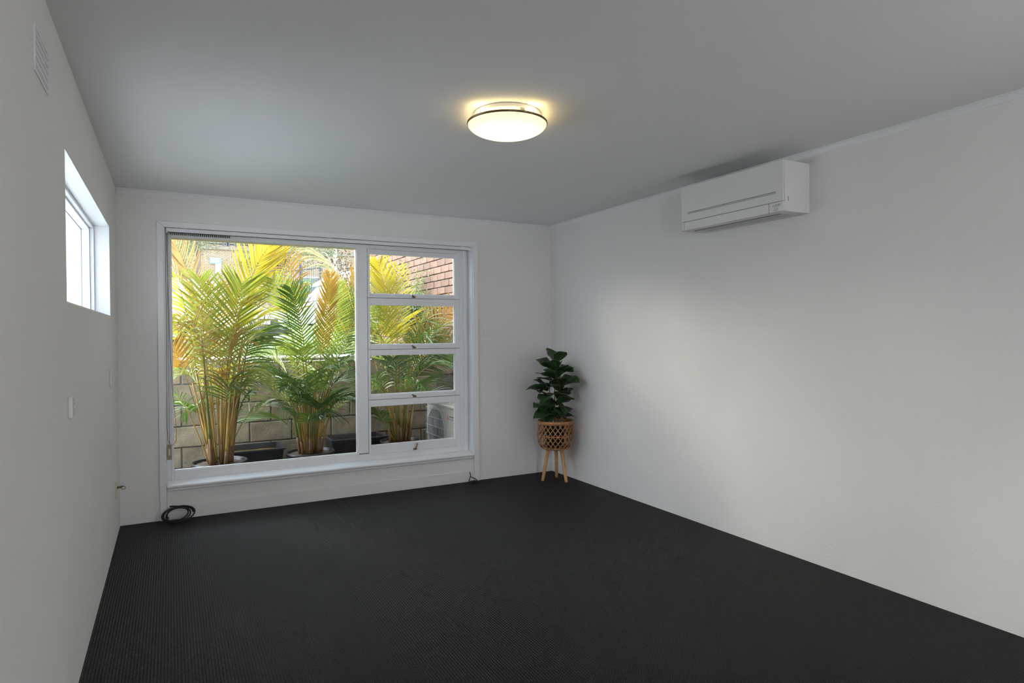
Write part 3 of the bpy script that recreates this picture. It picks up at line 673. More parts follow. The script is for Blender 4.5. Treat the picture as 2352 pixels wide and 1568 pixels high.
# ---------------------------------------------------------------- palms
def frond(root, P, mt, L=.33, start=.42, n=30, vee=.45, droop=.35, stem=STEMG, wid=.0155, seed=0, sr=.0065, ymin=.245, upv=(0,0,1), splay=1.0):
    """one pinnate frond: rachis tube plus paired folded leaflets; control points are in world space"""
    rnd = random.Random(seed); mb = MB(); O = root.location; N = 22; n = int(n*.8)
    pts = [bez(P, i/N) for i in range(N+1)]
    pts = [Vector((p.x, max(p.y, ymin+.02), p.z)) for p in pts]
    mb.cur = 1; mb.tube([p-O for p in pts], [sr*(1-.8*i/N) for i in range(N+1)], 6)
    mb.cur = 0
    up0 = Vector(upv).normalized()
    for k in range(n):
        t = start+(1-start)*(k+.5)/n; s = (k+.5)/n
        p = bez(P, t); p.y = max(p.y, ymin+.02); tg = (bez(P, min(1, t+.02))-bez(P, t-.02)).normalized()
        side = tg.cross(up0)
        if side.length < .15: side = tg.cross(Vector((0, -1, 0)))
        side.normalize(); nr = side.cross(tg).normalized()
        ll = L*(.45+.75*math.sin(PI*min(1, .12+.80*s))**.8)*(1 if s < .85 else 1-.8*(s-.85)/.15*.6)
        for sg in (-1, 1):
            a = math.radians(38+20*s*0+22*(1-s))*splay+rnd.uniform(-.08, .08)     # angle from rachis
            l2 = ll*rnd.uniform(.88, 1.08)
            d = (tg*math.cos(a)+side*sg*math.sin(a)+nr*(vee+rnd.uniform(-.1, .1))*math.sin(a)).normalized()
            wv = d.cross(nr).normalized()
            q = p.copy(); dd = d.copy(); base = len(mb.v); NS_ = 5
            dr = droop*rnd.uniform(.6, 1.4)
            tw = Matrix.Rotation(sg*rnd.uniform(.2, .7), 3, d); wv = tw@wv; nn = tw@nr
            for i in range(NS_+1):
                u = i/NS_; ww = wid*.5*(math.sin(PI*min(1, .18+.80*u))**.7)*(1 if i < NS_ else .1)
                qq = q-O
                mb.v += [qq-wv*ww+nn*ww*.35, qq, qq+wv*ww+nn*ww*.35]
                dd = (dd+Vector((0, 0, -dr*.36))*(.3+u)).normalized()
                q = q+dd*(l2/NS_)
                if q.y < ymin: q.y = ymin
                if q.y > 1.30 and q.z < 1.2 and q.y < 1.7: q.y = 1.30
            for i in range(NS_):
                c = base+i*3; mb.face((c, c+1, c+4, c+3)); mb.face((c+1, c+2, c+5, c+4))
    me_o = build(mb, 'frond', [mt, stem], root)
    return me_o
def pot(root, r, h, soil_z):
    build(MB().lathe([(.001, 0), (r*.80, 0), (r*.93, h-.03), (r*1.0, h-.03), (r*1.02, h-.02), (r*1.02, h), (r*.985, h+.003), (r*.95, h-.004), (r*.93, h-.035), (r*.9, soil_z-.02)], seg=44), 'pot', BLKP, root)
    mb = MB(); prof = [(.001, soil_z+.012)]+[(r*.93*i/8, soil_z+.012*(1-i/8)) for i in range(1, 9)]; mb.lathe(prof, seg=36)
    for v in mb.v: v.z += .008*noise.noise(v*35)
    build(mb, 'soil', SOIL, root)
def clump(root, n, r0, seed, ztop=(.42, .8), lean=.16):
    """bare canes rising from the pot"""
    rnd = random.Random(seed); O = root.location; res = []
    for k in range(n):
        a = 2*PI*k/n+rnd.uniform(-.4, .4); rr = r0*math.sqrt(rnd.uniform(.1, 1)); h = rnd.uniform(*ztop)*1.25
        d = Vector((math.cos(a), math.sin(a)*.7, 0)); b0 = Vector((rr*math.cos(a), rr*math.sin(a), .225))
        P = [b0, b0+Vector((0, 0, h*.4))+d*lean*.25, b0+Vector((0, 0, h))+d*lean*rnd.uniform(.6, 1.2)]
        th = rnd.uniform(.010, .017)
        low = [bez(P, i/12*.42) for i in range(7)]; 
        pts = [bez(P, i/12) for i in range(13)]
        mb = MB(); mb.cur = 1; mb.tube(pts[:4], [th*1.35, th*1.15, th*1.05, th], 9); mb.cur = 0; mb.tube(pts[3:], [th*(1-.80*(i/9)**1.5) for i in range(10)], 9)
        build(mb, 'cane', [rnd.choice([STEMG, STEMG, STEMGR]), STEMB], root)
    return res
def auto_fronds(root, n, seed, hr, reach, cols, yb, xr=(None, None), Lr=(.26, .34), stem=STEMG, zbase=.3):
    rnd = random.Random(seed); O = root.location
    for k in range(n):
        f = k/max(1, n-1); h = hr[0]+(hr[1]-hr[0])*f+rnd.uniform(-.1, .1)
        a = k*2.399+rnd.uniform(-.3, .3); rch = reach*(1.1-.35*f)*rnd.uniform(.75, 1.1)
        dx, dy = math.cos(a)*rch, math.sin(a)*rch*.75
        b0 = Vector((O.x+dx*.10, O.y+dy*.10, O.z+.23)); zt = h
        tip = Vector((O.x+dx, max(.33, O.y+dy), zt-.22*(1-f)*rnd.uniform(.2, 1.2)))
        if tip.y > 1.2: tip.y = 1.2 if zt < 1.35 else tip.y
        P1 = b0+Vector((dx*.12, dy*.12, (h-b0.z)*.55)); P2 = Vector((O.x+dx*.5, O.y+dy*.5, h*1.10-.02)); P2.y = max(.33, P2.y)
        mt = cols(f, rnd)
        frond(root, [b0, P1, P2, tip], mt, L=rnd.uniform(*Lr), start=rnd.uniform(.42, .55), n=21, wid=.013, vee=rnd.uniform(.2, .6), droop=rnd.uniform(.25, .8), stem=stem if rnd.random() < .7 else STEMGR, seed=seed*100+k, sr=.0055)
def pick(rnd, *opts): return rnd.choice(opts)
GZ = .06
# left palm: golden
p1 = thing('potted_palm', 'tallest golden yellow cane palm in a round black pot, leftmost outside the window', 'palm', (.690, .455, GZ))
pot(p1, .212, .265, .24); clump(p1, 15, .10, 5, (.45, .95), .13)
def c1(f, r):
    if f < .3: return pick(r, FG, FG, FYG, FP)
    if f < .65: return pick(r, FYG, FY, FG, FYG)
    return pick(r, FY, FYG, FY, FA)
auto_fronds(p1, 14, 11, (.85, 1.60), .46, c1, .4)
def F(root, base, pix, mt, seed, **k):
    O = root.location; P = [Vector((O.x+base[0], O.y+base[1], O.z+.23))]+[at(x, y, Y) for x, y, Y in pix]
    return frond(root, P, mt, seed=seed, **k)
F(p1, (.0, .02), [(500, 850, .62), (470, 690, .72), (395, 545, .80)], FT, 1, splay=.8, L=.25, start=.58, n=34, vee=.2, droop=-.35, upv=(.5, -1, .3))
F(p1, (.03, .0), [(515, 850, .55), (545, 640, .60), (632, 548, .70)], FY, 2, splay=.72, L=.33, start=.50, n=36, vee=.1, droop=-.15, upv=(0, -1, .25), wid=.020)
F(p1, (.02, .03), [(508, 860, .5), (540, 720, .48), (556, 650, .45)], FYG, 3, splay=.85, L=.30, start=.50, n=26, vee=.1, droop=.15, upv=(0, -1, .2), wid=.018)
F(p1, (-.03, .02), [(480, 900, .5), (465, 740, .5), (458, 640, .5)], FYG, 4, splay=.85, L=.27, start=.45, n=32, vee=.1, droop=.2, upv=(0, -1, .2))
F(p1, (-.02, .0), [(478, 880, .6), (480, 740, .65), (492, 660, .75)], FA, 5, L=.26, start=.5, n=34, vee=.1, droop=.1, upv=(0, -1, .2))
F(p1, (-.05, .02), [(455, 900, .5), (430, 640, .5), (385, 610, .45)], FY, 6, L=.34, start=.5, n=30, vee=-.1, droop=.9, upv=(0, -.2, 1))
F(p1, (-.05, .02), [(450, 920, .5), (425, 760, .5), (392, 735, .4)], FYG, 7, L=.3, start=.45, n=28, vee=.2, droop=.7)
F(p1, (-.06, .0), [(450, 930, .42), (425, 850, .40), (396, 790, .38)], FA, 8, L=.16, start=.72, n=22, vee=.2, droop=.1, upv=(0, -1, .2))
F(p1, (.04, .02), [(520, 860, .6), (560, 690, .7), (650, 708, .8)], FY, 9, L=.26, start=.5, n=30, vee=.1, droop=.6)
F(p1, (.05, .02), [(530, 860, .55), (570, 760, .6), (625, 745, .6)], FG, 10, L=.33, start=.42, n=32, vee=.3, droop=.6, upv=(0, -.5, 1))
F(p1, (.05, .0), [(530, 900, .5), (560, 830, .5), (602, 850, .45)], FYG, 11, L=.26, start=.45, n=24, vee=.3, droop=.8, upv=(0, -.5, 1))
F(p1, (-.08, .0), [(445, 960, .42), (420, 920, .38), (402, 905, .36)], FG, 12, L=.22, start=.5, n=12, vee=.3, droop=.9, stem=STEMG)
F(p1, (.06, .0), [(540, 960, .5), (556, 910, .5), (575, 905, .5)], FG, 13, L=.16, start=.5, n=16, vee=.3, droop=.7)
F(p1, (.01, -.02), [(495, 930, .42), (500, 890, .40), (515, 860, .38)], FA, 14, L=.13, start=.7, n=7, vee=.3, droop=.2, wid=.028)
# middle palm: greener
p2 = thing('potted_palm', 'bushy mid green cane palm in a round black pot, middle of the three outside', 'palm', (1.475, .69, GZ))
pot(p2, .215, .235, .212); clump(p2, 13, .10, 8, (.4, .75), .13)
def c2(f, r):
    if f < .75: return pick(r, FG, FG, FD, FG, FYG)
    return pick(r, FG, FYG, FYG)
auto_fronds(p2, 17, 23, (.70, 1.30), .52, c2, .6, stem=STEMGR)
F(p2, (-.02, .02), [(700, 860, .7), (690, 560, .80), (598, 572, .90)], FA, 21, L=.25, start=.52, n=36, vee=-.1, droop=.75, upv=(-.7, -.5, .4))
F(p2, (-.03, .0), [(690, 860, .6), (668, 700, .6), (625, 640, .6)], FYG, 22, L=.20, start=.5, n=30, vee=.2, droop=.15, upv=(0, -1, .3))
F(p2, (.0, .0), [(708, 860, .6), (700, 740, .55), (668, 660, .5)], FG, 23, splay=.85, L=.21, start=.45, n=34, vee=.15, droop=.2, upv=(0, -1, .2))
F(p2, (.03, .0), [(720, 860, .6), (752, 740, .65), (758, 630, .7)], FA, 24, splay=.7, L=.17, start=.5, n=36, vee=.15, droop=.0, upv=(0, -1, .2))
F(p2, (.05, .0), [(725, 860, .6), (775, 740, .65), (772, 650, .75)], FYG, 25, L=.19, start=.5, n=34, vee=.15, droop=.0, upv=(0, -1, .2))
F(p2, (.05, .02), [(730, 880, .7), (790, 720, .9), (840, 590, 1.0)], FA, 26, splay=.75, L=.18, start=.55, n=34, vee=.15, droop=.1, upv=(0, -1, .3))
F(p2, (.06, .02), [(740, 880, .7), (800, 760, .75), (835, 700, .8)], FG, 27, L=.32, start=.45, n=32, vee=.2, droop=.25, upv=(0, -1, .3))
F(p2, (.05, .0), [(735, 900, .6), (770, 830, .55), (820, 820, .55)], FG, 28, L=.28, start=.42, n=28, vee=.3, droop=.7)
F(p2, (.06, .0), [(740, 950, .55), (770, 895, .5), (815, 925, .5)], FG, 29, L=.24, start=.42, n=24, vee=.3, droop=.6)
F(p2, (-.05, .0), [(690, 920, .6), (665, 870, .6), (625, 850, .55)], FG, 30, L=.28, start=.42, n=28, vee=.3, droop=.7)
F(p2, (-.04, .0), [(695, 930, .5), (680, 880, .48), (655, 890, .45)], FG, 31, L=.24, start=.42, n=24, vee=.3, droop=.8)
F(p2, (.02, -.03), [(715, 900, .5), (720, 840, .48), (765, 845, .45)], FG, 32, L=.24, start=.42, n=26, vee=.3, droop=.9)
F(p2, (.0, -.04), [(705, 960, .5), (715, 950, .45), (735, 955, .42)], FG, 33, L=.2, start=.4, n=18, vee=.3, droop=.8)
# right palm
p3 = thing('potted_palm', 'dark green cane palm in a black pot, rightmost, seen through the awning sashes', 'palm', (2.372, .775, GZ))
pot(p3, .20, .25, .225); clump(p3, 12, .095, 15, (.45, .8), .12)
def c3(f, r): return pick(r, FG, FD, FG, FYG) if f < .7 else pick(r, FYG, FG, FY)
auto_fronds(p3, 14, 37, (.85, 1.45), .46, c3, .7, stem=STEMGR)
F(p3, (.0, .0), [(905, 860, .75), (895, 700, .7), (868, 600, .65)], FY, 41, splay=.75, L=.22, start=.52, n=34, vee=.15, droop=.0, upv=(0, -1, .2), wid=.019)
F(p3, (.02, .0), [(912, 860, .75), (905, 760, .75), (915, 610, .75)], FY, 42, L=.20, start=.6, n=26, vee=.15, droop=.0, upv=(0, -1, .2))
F(p3, (.03, .02), [(925, 860, .75), (960, 760, .75), (1052, 700, .7)], FA, 43, L=.25, start=.5, n=34, vee=.2, droop=.3, upv=(0, -1, .4))
F(p3, (.03, .02), [(925, 860, .75), (980, 740, .8), (1045, 740, .8)], FP, 44, L=.25, start=.5, n=30, vee=.2, droop=.5)
F(p3, (.03, .0), [(920, 880, .75), (950, 800, .7), (1040, 790, .65)], FG, 45, L=.30, start=.45, n=32, vee=.2, droop=.4, upv=(0, -1, .4))
F(p3, (.05, .0), [(930, 890, .7), (960, 820, .6), (1030, 840, .5)], FG, 46, L=.28, start=.45, n=30, vee=.3, droop=.6)
F(p3, (-.03, .0), [(890, 880, .75), (880, 760, .7), (850, 700, .65)], FYG, 47, L=.26, start=.5, n=30, vee=.2, droop=.2, upv=(0, -1, .4))
F(p3, (-.03, .0), [(890, 900, .7), (870, 840, .65), (845, 870, .6)], FG, 48, L=.24, start=.45, n=24, vee=.3, droop=.7)
F(p3, (-.05, .0), [(885, 980, .6), (872, 945, .6), (856, 935, .6)], FG, 49, L=.2, start=.4, n=18, vee=.3, droop=.7)
F(p3, (.0, .0), [(905, 840, .75), (900, 720, .75), (880, 640, .8)], FP, 50, L=.26, start=.6, n=28, vee=.2, droop=.1, upv=(0, -1, .4))
# a fourth palm crown arching in from beyond the middle (pale fronds across the top right of the pane)
F(p3, (-.04, .03), [(860, 860, .9), (850, 640, 1.05), (690, 556, 1.25)], FP, 51, splay=.9, L=.36, start=.62, n=34, vee=.0, droop=.75, upv=(.4, -.4, 1), stem=STEMG)

# ================================================================ OUTDOOR CONDENSER
oc = thing('outdoor_condenser', 'ivory outdoor air conditioner unit standing in the pit behind the bottom sash', 'air conditioner', (0,0,0))
OX, OY0, OY1, OZ0, OZ1 = 2.752, .215, 1.015, .115, .665
build(MB().box((OX, OY0, OZ0), (OX+.285, OY1, OZ1)), 'casing', CONDW, oc, .008)
build(MB().box((OX-.012, OY0-.005, OZ1-.022), (OX+.295, OY1+.005, OZ1+.004)), 'lid', CONDW, oc, .006)
build(MB().box((OX-.004, OY0+.008, OZ0+.01), (OX, OY0+.245, OZ1-.025)), 'front_panel', CONDW, oc, .003)
cy, cz = OY0+.525, (OZ0+OZ1)/2-.01
mb = MB(); N_ = 40
for k in range(N_):
    a0, a1 = 2*PI*k/N_, 2*PI*(k+1)/N_
    for r0, r1, x0, x1 in ((.232, .245, OX-.012, OX-.002),):
        def pp(r, a, x): return Vector((x, cy+r*math.cos(a), cz+r*math.sin(a)))
        mb.quad(pp(r0, a0, x0), pp(r1, a0, x0), pp(r1, a1, x0), pp(r0, a1, x0)); mb.quad(pp(r1, a0, x0), pp(r1, a0, x1), pp(r1, a1, x1), pp(r1, a1, x0))
        mb.quad(pp(r0, a0, x0), pp(r0, a1, x0), pp(r0, a1, x1), pp(r0, a0, x1))
build(mb, 'fan_ring', CONDW, oc)
mb = MB(); mb.tube([(OX-.006, cy, cz), (OX-.001, cy, cz)], .232, 40); build(mb, 'fan_recess', CONDG, oc)
mb = MB()
for k in range(3):
    a = .4+k*2*PI/3
    P = [Vector((OX-.010, cy+.05*math.cos(a-.3), cz+.05*math.sin(a-.3))), Vector((OX-.009, cy+.21*math.cos(a-.35), cz+.21*math.sin(a-.35))), Vector((OX-.008, cy+.22*math.cos(a+.35), cz+.22*math.sin(a+.35))), Vector((OX-.010, cy+.05*math.cos(a+.5), cz+.05*math.sin(a+.5)))]
    mb.quad(*P); mb.quad(*[p+Vector((.003, 0, 0)) for p in P][::-1])
mb.tube([(OX-.014, cy, cz), (OX-.006, cy, cz)], .055, 20); build(mb, 'fan', CONDF, oc)
for k in range(6):
    z = cz-.225+k*.09; build(MB().tube([(OX-.020, OY0+.275, z), (OX-.020, OY1-.02, z)], .0025, 6), 'grille_bar', CONDW, oc)
for k in range(14):
    y = OY0+.275+k*(.505/13); build(MB().tube([(OX-.016, y, OZ0+.03), (OX-.016, y, OZ1-.04)], .0014, 5), 'grille_wire', CONDG if 0 else GREYPLAS, oc)
for y in (OY0+.12, OY1-.14): build(MB().box((OX-.01, y, .06), (OX+.295, y+.05, OZ0)), 'foot', CONDG, oc, .003)
diamonds(.030, MX, (OX-.0046, OY0+.205, OZ1-.115), LOGOR, 'diamond_logo', oc)
text('MITSUBISHI', .026, MX, (OX-.0046, OY0+.172, OZ1-.110), LOGOG, 'badge_lettering', oc, .0005)
text('ELECTRIC', .026, MX, (OX-.0046, OY0+.172, OZ1-.134), LOGOG, 'badge_lettering', oc, .0005)

# ================================================================ RED BRICK WALL (right)
rb = thing('red_brick_wall', 'red brick side wall of the neighbouring wing beyond the right palm', 'wall', (0,0,0))
BX = 3.235
build(MB().box((BX+.012, WO+.002, -.1), (BX+.3, 4.86, 5.2)), 'mortar_core', RMORT, rb)
RM = [brick_mesh('brick', .03, .230, .076, RBRICK, s+20, .003) for s in range(4)]
random.seed(9); rest = MB()
for r in range(-13, 46):
    z = 1.13+r*.086; off = 0 if r % 2 else .12
    for k in range(-6, 24):
        y = 1.64+off+.12+k*.24
        if y > 4.72 or y < .33 or (z < 1.12 and y > 1.36): continue
        if 1.12 < z < 2.72 and 1.2 < y < 4.9:
            o = bpy.data.objects.new('brick', random.choice(RM)); link(o, rb); o.location = (BX+.008+random.uniform(-.002, .002), y, z)
        else: rest.box((BX-.006, y-.115, z-.038), (BX+.022, y+.115, z+.038))
build(rest, 'upper_bricks', RBRICK, rb, kind='stuff')

# shrubs by the brick wall
def shrub(name, label, c, h, spread, nb, nl, seed, lm, tm, ls=.03, straight=False, cat='shrub'):
    y_ = c[1]; t = thing(name, label, cat, c); rnd = random.Random(seed); lv = MB()
    for k in range(nb):
        a = rnd.uniform(0, 2*PI); rr = spread*rnd.uniform(.3, 1); hh = h*rnd.uniform(.55, 1)
        tip = Vector((rr*math.cos(a), rr*math.sin(a), hh))
        if y_ < 5: tip.x = min(tip.x, BX-.03-c[0])
        mid = Vector((tip.x*.25, tip.y*.25, hh*.6))
        P = [Vector((rnd.uniform(-.03, .03), rnd.uniform(-.03, .03), 0)), mid, tip]; pts = [bez(P, i/8) for i in range(9)]
        build(MB().tube(pts, [.006-.004*i/8 for i in range(9)], 5), 'branch', tm, t)
        for j in range(nl):
            u = rnd.uniform(.25, 1); p = bez(P, u)+Vector((rnd.gauss(0, .04), rnd.gauss(0, .04), rnd.gauss(0, .04)))*(1+spread)
            d = Vector((rnd.gauss(0, 1), rnd.gauss(0, 1), rnd.gauss(0, .7))).normalized()*ls*rnd.uniform(.6, 1.4); s = d.cross(Vector((rnd.gauss(0, 1), rnd.gauss(0, 1), 1))).normalized()*ls*.22
            if y_ < 5 and max(p.x, (p+d).x)+c[0] > BX-.015: continue
            lv.quad(p, p+d*.5+s, p+d, p+d*.5-s)
    build(lv, 'foliage', lm, t, kind='stuff'); return t
shrub('wispy_shrub', 'tall wispy pale green shrub against the red brick wall', (3.02, 2.25, 1.165), 1.15, .34, 12, 110, 1, LEAFS, TWIG, .045)
shrub('dry_shrub', 'dry brown twiggy shrub beyond the right palm, left end of brick wall', (2.55, 3.6, 1.165), 1.55, .55, 18, 120, 2, TWIG, TWIG, .05)
shrub('low_shrub', 'low dark bushy shrub at the foot of the red brick wall', (2.95, 1.95, 1.15), .62, .26, 12, 170, 3, LEAFT, TWIG, .05)
shrub('leafy_shrub', 'thin leafy shrub nearest the window at the brick wall foot', (3.05, 1.75, 1.15), .75, .16, 6, 60, 6, LEAFS, BARK, .04)
shrub('grassy_bush', 'light green grassy bush on the bank right of the middle palm', (3.75, 8.0, 1.60), .8, .7, 22, 150, 4, GRASS, STEMGR, .10)

# ================================================================ TREES, FENCE, BUILDING
def gpt(px, zc):
    u = (px-1176)/FPX; d = CF+CR*u; p = CP+d*zc; return p.x, p.y
def tree(name, label, px, zc, r, path, crown, seed, n, size):
    x, y = gpt(px, zc); t = thing(name, label, 'tree', (x, y, ground_h(x, y)-.05)); O = t.location
    P = [at(a, b_, y)-O for a, b_ in path]; P[0].z = 0; P[0].x = 0
    pts = [bez(P, i/10) for i in range(11)]
    mb = MB().tube(pts, [r*(1.25-.5*i/10) for i in range(11)], 14)
    for v in mb.v: v += Vector((noise.noise(v*3), noise.noise(v*3+Vector((9, 0, 0))), 0))*r*.25
    build(mb, 'trunk', BARK, t)
    rnd = random.Random(seed); lv = MB()
    for (a, b_, dy, rad) in crown:
        c = at(a, b_, y+dy)-O
        build(MB().tube([bez([pts[7], (pts[7]+c)*.5+Vector((0, 0, .3)), c], i/6) for i in range(7)], [r*.3*(1-.7*i/6) for i in range(7)], 6), 'branch', BARK, t)
        for j in range(n):
            p = c+Vector((rnd.gauss(0, rad), rnd.gauss(0, rad), rnd.gauss(0, rad*.55))); d = Vector((rnd.gauss(0, 1), rnd.gauss(0, 1), rnd.gauss(0, 1)-.3)).normalized()*size*rnd.uniform(.6, 1.3); s = d.cross(Vector((rnd.gauss(0, 1), rnd.gauss(0, 1), 1))).normalized()*size*.28
            lv.quad(p, p+d*.5+s, p+d, p+d*.5-s)
    build(lv, 'foliage', LEAFT, t, kind='stuff'); return t
tree('street_tree', 'thick brown trunked street tree behind the parked white car', 640, 23.6, .24, [(640, 705), (622, 640), (615, 560), (600, 440)], [(672, 548, 0, .75), (725, 570, -.5, .55), (640, 480, .5, 1.2), (560, 470, 0, 1.1), (628, 600, .2, .28), (597, 600, 0, .35)], 5, 1500, .09)
tree('street_tree', 'slim tree against the brick building, left of the blue sign', 455, 33, .13, [(462, 700), (458, 620), (455, 560), (455, 480)], [(430, 560, 0, .6), (470, 545, 0, .5), (440, 520, 0, .9), (415, 575, 0, .45)], 6, 900, .09)
tree('street_tree', 'thin leafy tree at the far left edge of the view', 424, 30, .08, [(424, 700), (424, 640), (424, 600), (420, 540)], [(408, 600, 0, .32), (402, 640, 0, .35), (415, 628, 0, .25), (398, 570, 0, .5)], 7, 700, .08)
# picket fence
fe = thing('picket_fence', 'black metal picket fence in front of the brick building', 'fence', (0,0,0))
a0, a1 = Vector((*gpt(628, 26.6), 0)), Vector((*gpt(800, 28.5), 0)); n = 34; 
for k in range(n+1):
    p = a0.lerp(a1, k/n); g = ground_h(p.x, p.y); rise = .55*k/n
    if k % 9 == 3: build(MB().box((p.x-.05, p.y-.05, g), (p.x+.05, p.y+.05, g+1.78+rise)), 'post', IRON, fe)
    else: build(MB().tube([(p.x, p.y, g+.08), (p.x, p.y, g+1.66+rise), (p.x, p.y, g+1.74+rise)], [.016, .016, .003], 5), 'picket', IRON, fe)
for dz in (.18, 1.50):
    q = []
    for k in range(0, n+1, 2): p = a0.lerp(a1, k/n); q.append((p.x, p.y, ground_h(p.x, p.y)+dz+(.55*k/n if dz > 1 else .1*k/n)))
    build(MB().tube(q, .022, 6), 'rail', IRON, fe)
x, y = gpt(668, 27.5); shrub('hedge_bush', 'bright green bush growing behind the picket fence', (x, y, ground_h(x, y)), 1.2, 1.2, 26, 90, 8, LEAFS, BARK, .16)
# brick building
BY = 42.0
bd = thing('brick_building', 'tan brick apartment building filling the background across the street', 'building', (0,0,0))
build(MB().box((-7, BY, 2), (46, BY+9, 7.5)), 'wall', TANBR, bd)
build(MB().box((-7.1, BY-.10, 7.22), (46, BY, 7.46)), 'brick_band', TANDK, bd)
build(MB().box((-7, BY+2.0, 7.5), (46, BY+9, 13.5)), 'upper_wall', TANBR, bd)
build(MB().box((-7.3, BY-.2, 13.5), (46, BY+9, 13.8)), 'roof_edge', TANDK, bd)
for wx in (8.5, 13.5, 22, 30):
    f = build(MB().box((wx, BY-.03, 4.2), (wx+1.7, BY+.02, 5.6)), 'window', TRIM, bd, .01); build(MB().box((wx+.08, BY-.05, 4.28), (wx+1.62, BY-.03, 5.52)), 'pane', CARG, f)
rl = thing('balcony_railing', 'dark metal railing on the ledge of the brick building above the sign', 'railing', (0,0,0))
x0 = at(470, 560, BY+.3).x; x1 = at(600, 560, BY+.3).x; zt = at(520, 561, BY+.3).z
build(MB().tube([(x0, BY+.3, zt), (x1, BY+.3, zt+.05)], .06, 6), 'rail', IRON, rl)
for px in (513, 521, 525, 543, 572):
    xx = at(px, 560, BY+.3).x; build(MB().box((xx-.08, BY+.22, 7.5), (xx+.08, BY+.38, zt+.55)), 'post', IRON, rl)
sg = thing('wall_sign', 'blue and white notice sign mounted on the brick building', 'sign', (0,0,0))
a = at(482, 605, BY-.06); c = at(508, 592, BY-.06)
build(MB().box((a.x, BY-.07, a.z), (c.x, BY-.01, c.z)), 'blue_panel', BLUE, sg, .02)
for k in range(2): zz = a.z+(c.z-a.z)*(.36+.28*k); build(MB().box((a.x+.12, BY-.085, zz-.035), (c.x-.12-.1*k, BY-.07, zz+.035)), 'line_of_writing', SIGNW, sg)
a2 = at(495, 627, BY-.06)
build(MB().box((a2.x, BY-.07, a2.z), (c.x-.02, BY-.01, a.z)), 'white_panel', SIGNW, sg, .01)
# pole
x, y = gpt(772, 25.5); pz = ground_h(x, y); pp_ = thing('street_pole', 'pale grey street pole behind the white van', 'pole', (x, y, pz))
build(MB().tube([(0, 0, 0), (0, 0, 5)], .07, 12), 'shaft', GREYPLAS, pp_); build(MB().box((-.12, -.12, 0), (.12, .12, .06)), 'base_plate', GREYPLAS, pp_)

# ================================================================ VEHICLES
def wheel(parent, x, y, r=.32):
    w_ = build(MB().tube([(x, y-.10, r), (x, y+.10, r)], r, 24), 'wheel', TYRE, parent, .02); build(MB().tube([(x, y-.112, r), (x, y-.09, r)], r*.62, 18), 'hubcap', HUB, w_); return w_
def loft(prof, ws, name, m, parent):
    """side profile (x,z) with a half width at every point; body closed across y"""
    mb = MB(); k = len(prof)
    for (x, z), hw in zip(prof, ws): mb.v.append(Vector((x, -hw, z)))
    for (x, z), hw in zip(prof, ws): mb.v.append(Vector((x, hw, z)))
    mb.face(list(range(k))); mb.face(list(range(2*k-1, k-1, -1)))
    mb.smooth = False
    for i in range(k): j = (i+1) % k; mb.face((i, i+k, j+k, j))
    return build(mb, name, m, parent, .03, seg=3)
hx_, hy_ = gpt(603, 13.2); cx_, cy_ = hx_-2.1*.643, hy_+2.1*.766
car = thing('parked_car', 'white hatchback parked on the lawn edge behind the left palm', 'car', (cx_, cy_, ground_h(cx_, cy_)), math.radians(-50))
loft([(2.05, .30), (2.10, .50), (2.05, .72), (1.25, .90), (.95, .93), (-1.75, .95), (-2.0, .80), (-2.05, .35)], [.80, .80, .80, .82, .84, .84, .80, .80], 'body', CARW, car)
loft([(.95, .92), (.15, 1.44), (-.3, 1.50), (-1.3, 1.47), (-1.85, .94)], [.78, .62, .60, .60, .74], 'cabin', CARW, car)
loft([(1.00, .935), (.21, 1.42), (.14, 1.41), (.90, .93)], [.70, .57, .57, .70], 'windscreen', WSCR, car)
for s in (-1, 1):
    mb = MB(); q = [(.72, .97, .795), (.12, 1.38, .655), (-.55, 1.42, .645), (-.55, .98, .80)]; mb.v = [Vector((x, s*(h+.012), z)) for x, z, h in q]+[Vector((x, s*(h-.02), z)) for x, z, h in q]
    mb.face((0,1,2,3)); mb.face((7,6,5,4)); [mb.face((i, (i+1) % 4, 4+(i+1) % 4, 4+i)) for i in range(4)]; build(mb, 'side_window', CARG, car)
    mb = MB(); q = [(-.62, .98, .80), (-.62, 1.42, .645), (-1.2, 1.39, .645), (-1.55, .99, .775)]; mb.v = [Vector((x, s*(h+.012), z)) for x, z, h in q]+[Vector((x, s*(h-.02), z)) for x, z, h in q]
    mb.face((0,1,2,3)); mb.face((7,6,5,4)); [mb.face((i, (i+1) % 4, 4+(i+1) % 4, 4+i)) for i in range(4)]; build(mb, 'side_window', CARG, car)
    mi = build(MB().box((.62, s*.82-.02 if s > 0 else -.98, .95), (.78, .98 if s > 0 else s*.82+.02, 1.08)), 'wing_mirror', CARW, car, .03)
    build(MB().box((2.02, s*.62-.14, .60), (2.09, s*.62+.14, .73)), 'headlight', WSCR, car, .02)
    for x in (1.35, -1.30): wheel(car, x, s*.74)
build(MB().box((2.04, -.45, .38), (2.12, .45, .56)), 'grille', DARKGAP, car, .01); build(MB().box((2.10, -.2, .44), (2.13, .2, .53)), 'number_plate', SIGNW, car, .005)
build(MB().box((1.98, -.78, .22), (2.14, .78, .36)), 'bumper', BLKP, car, .03)

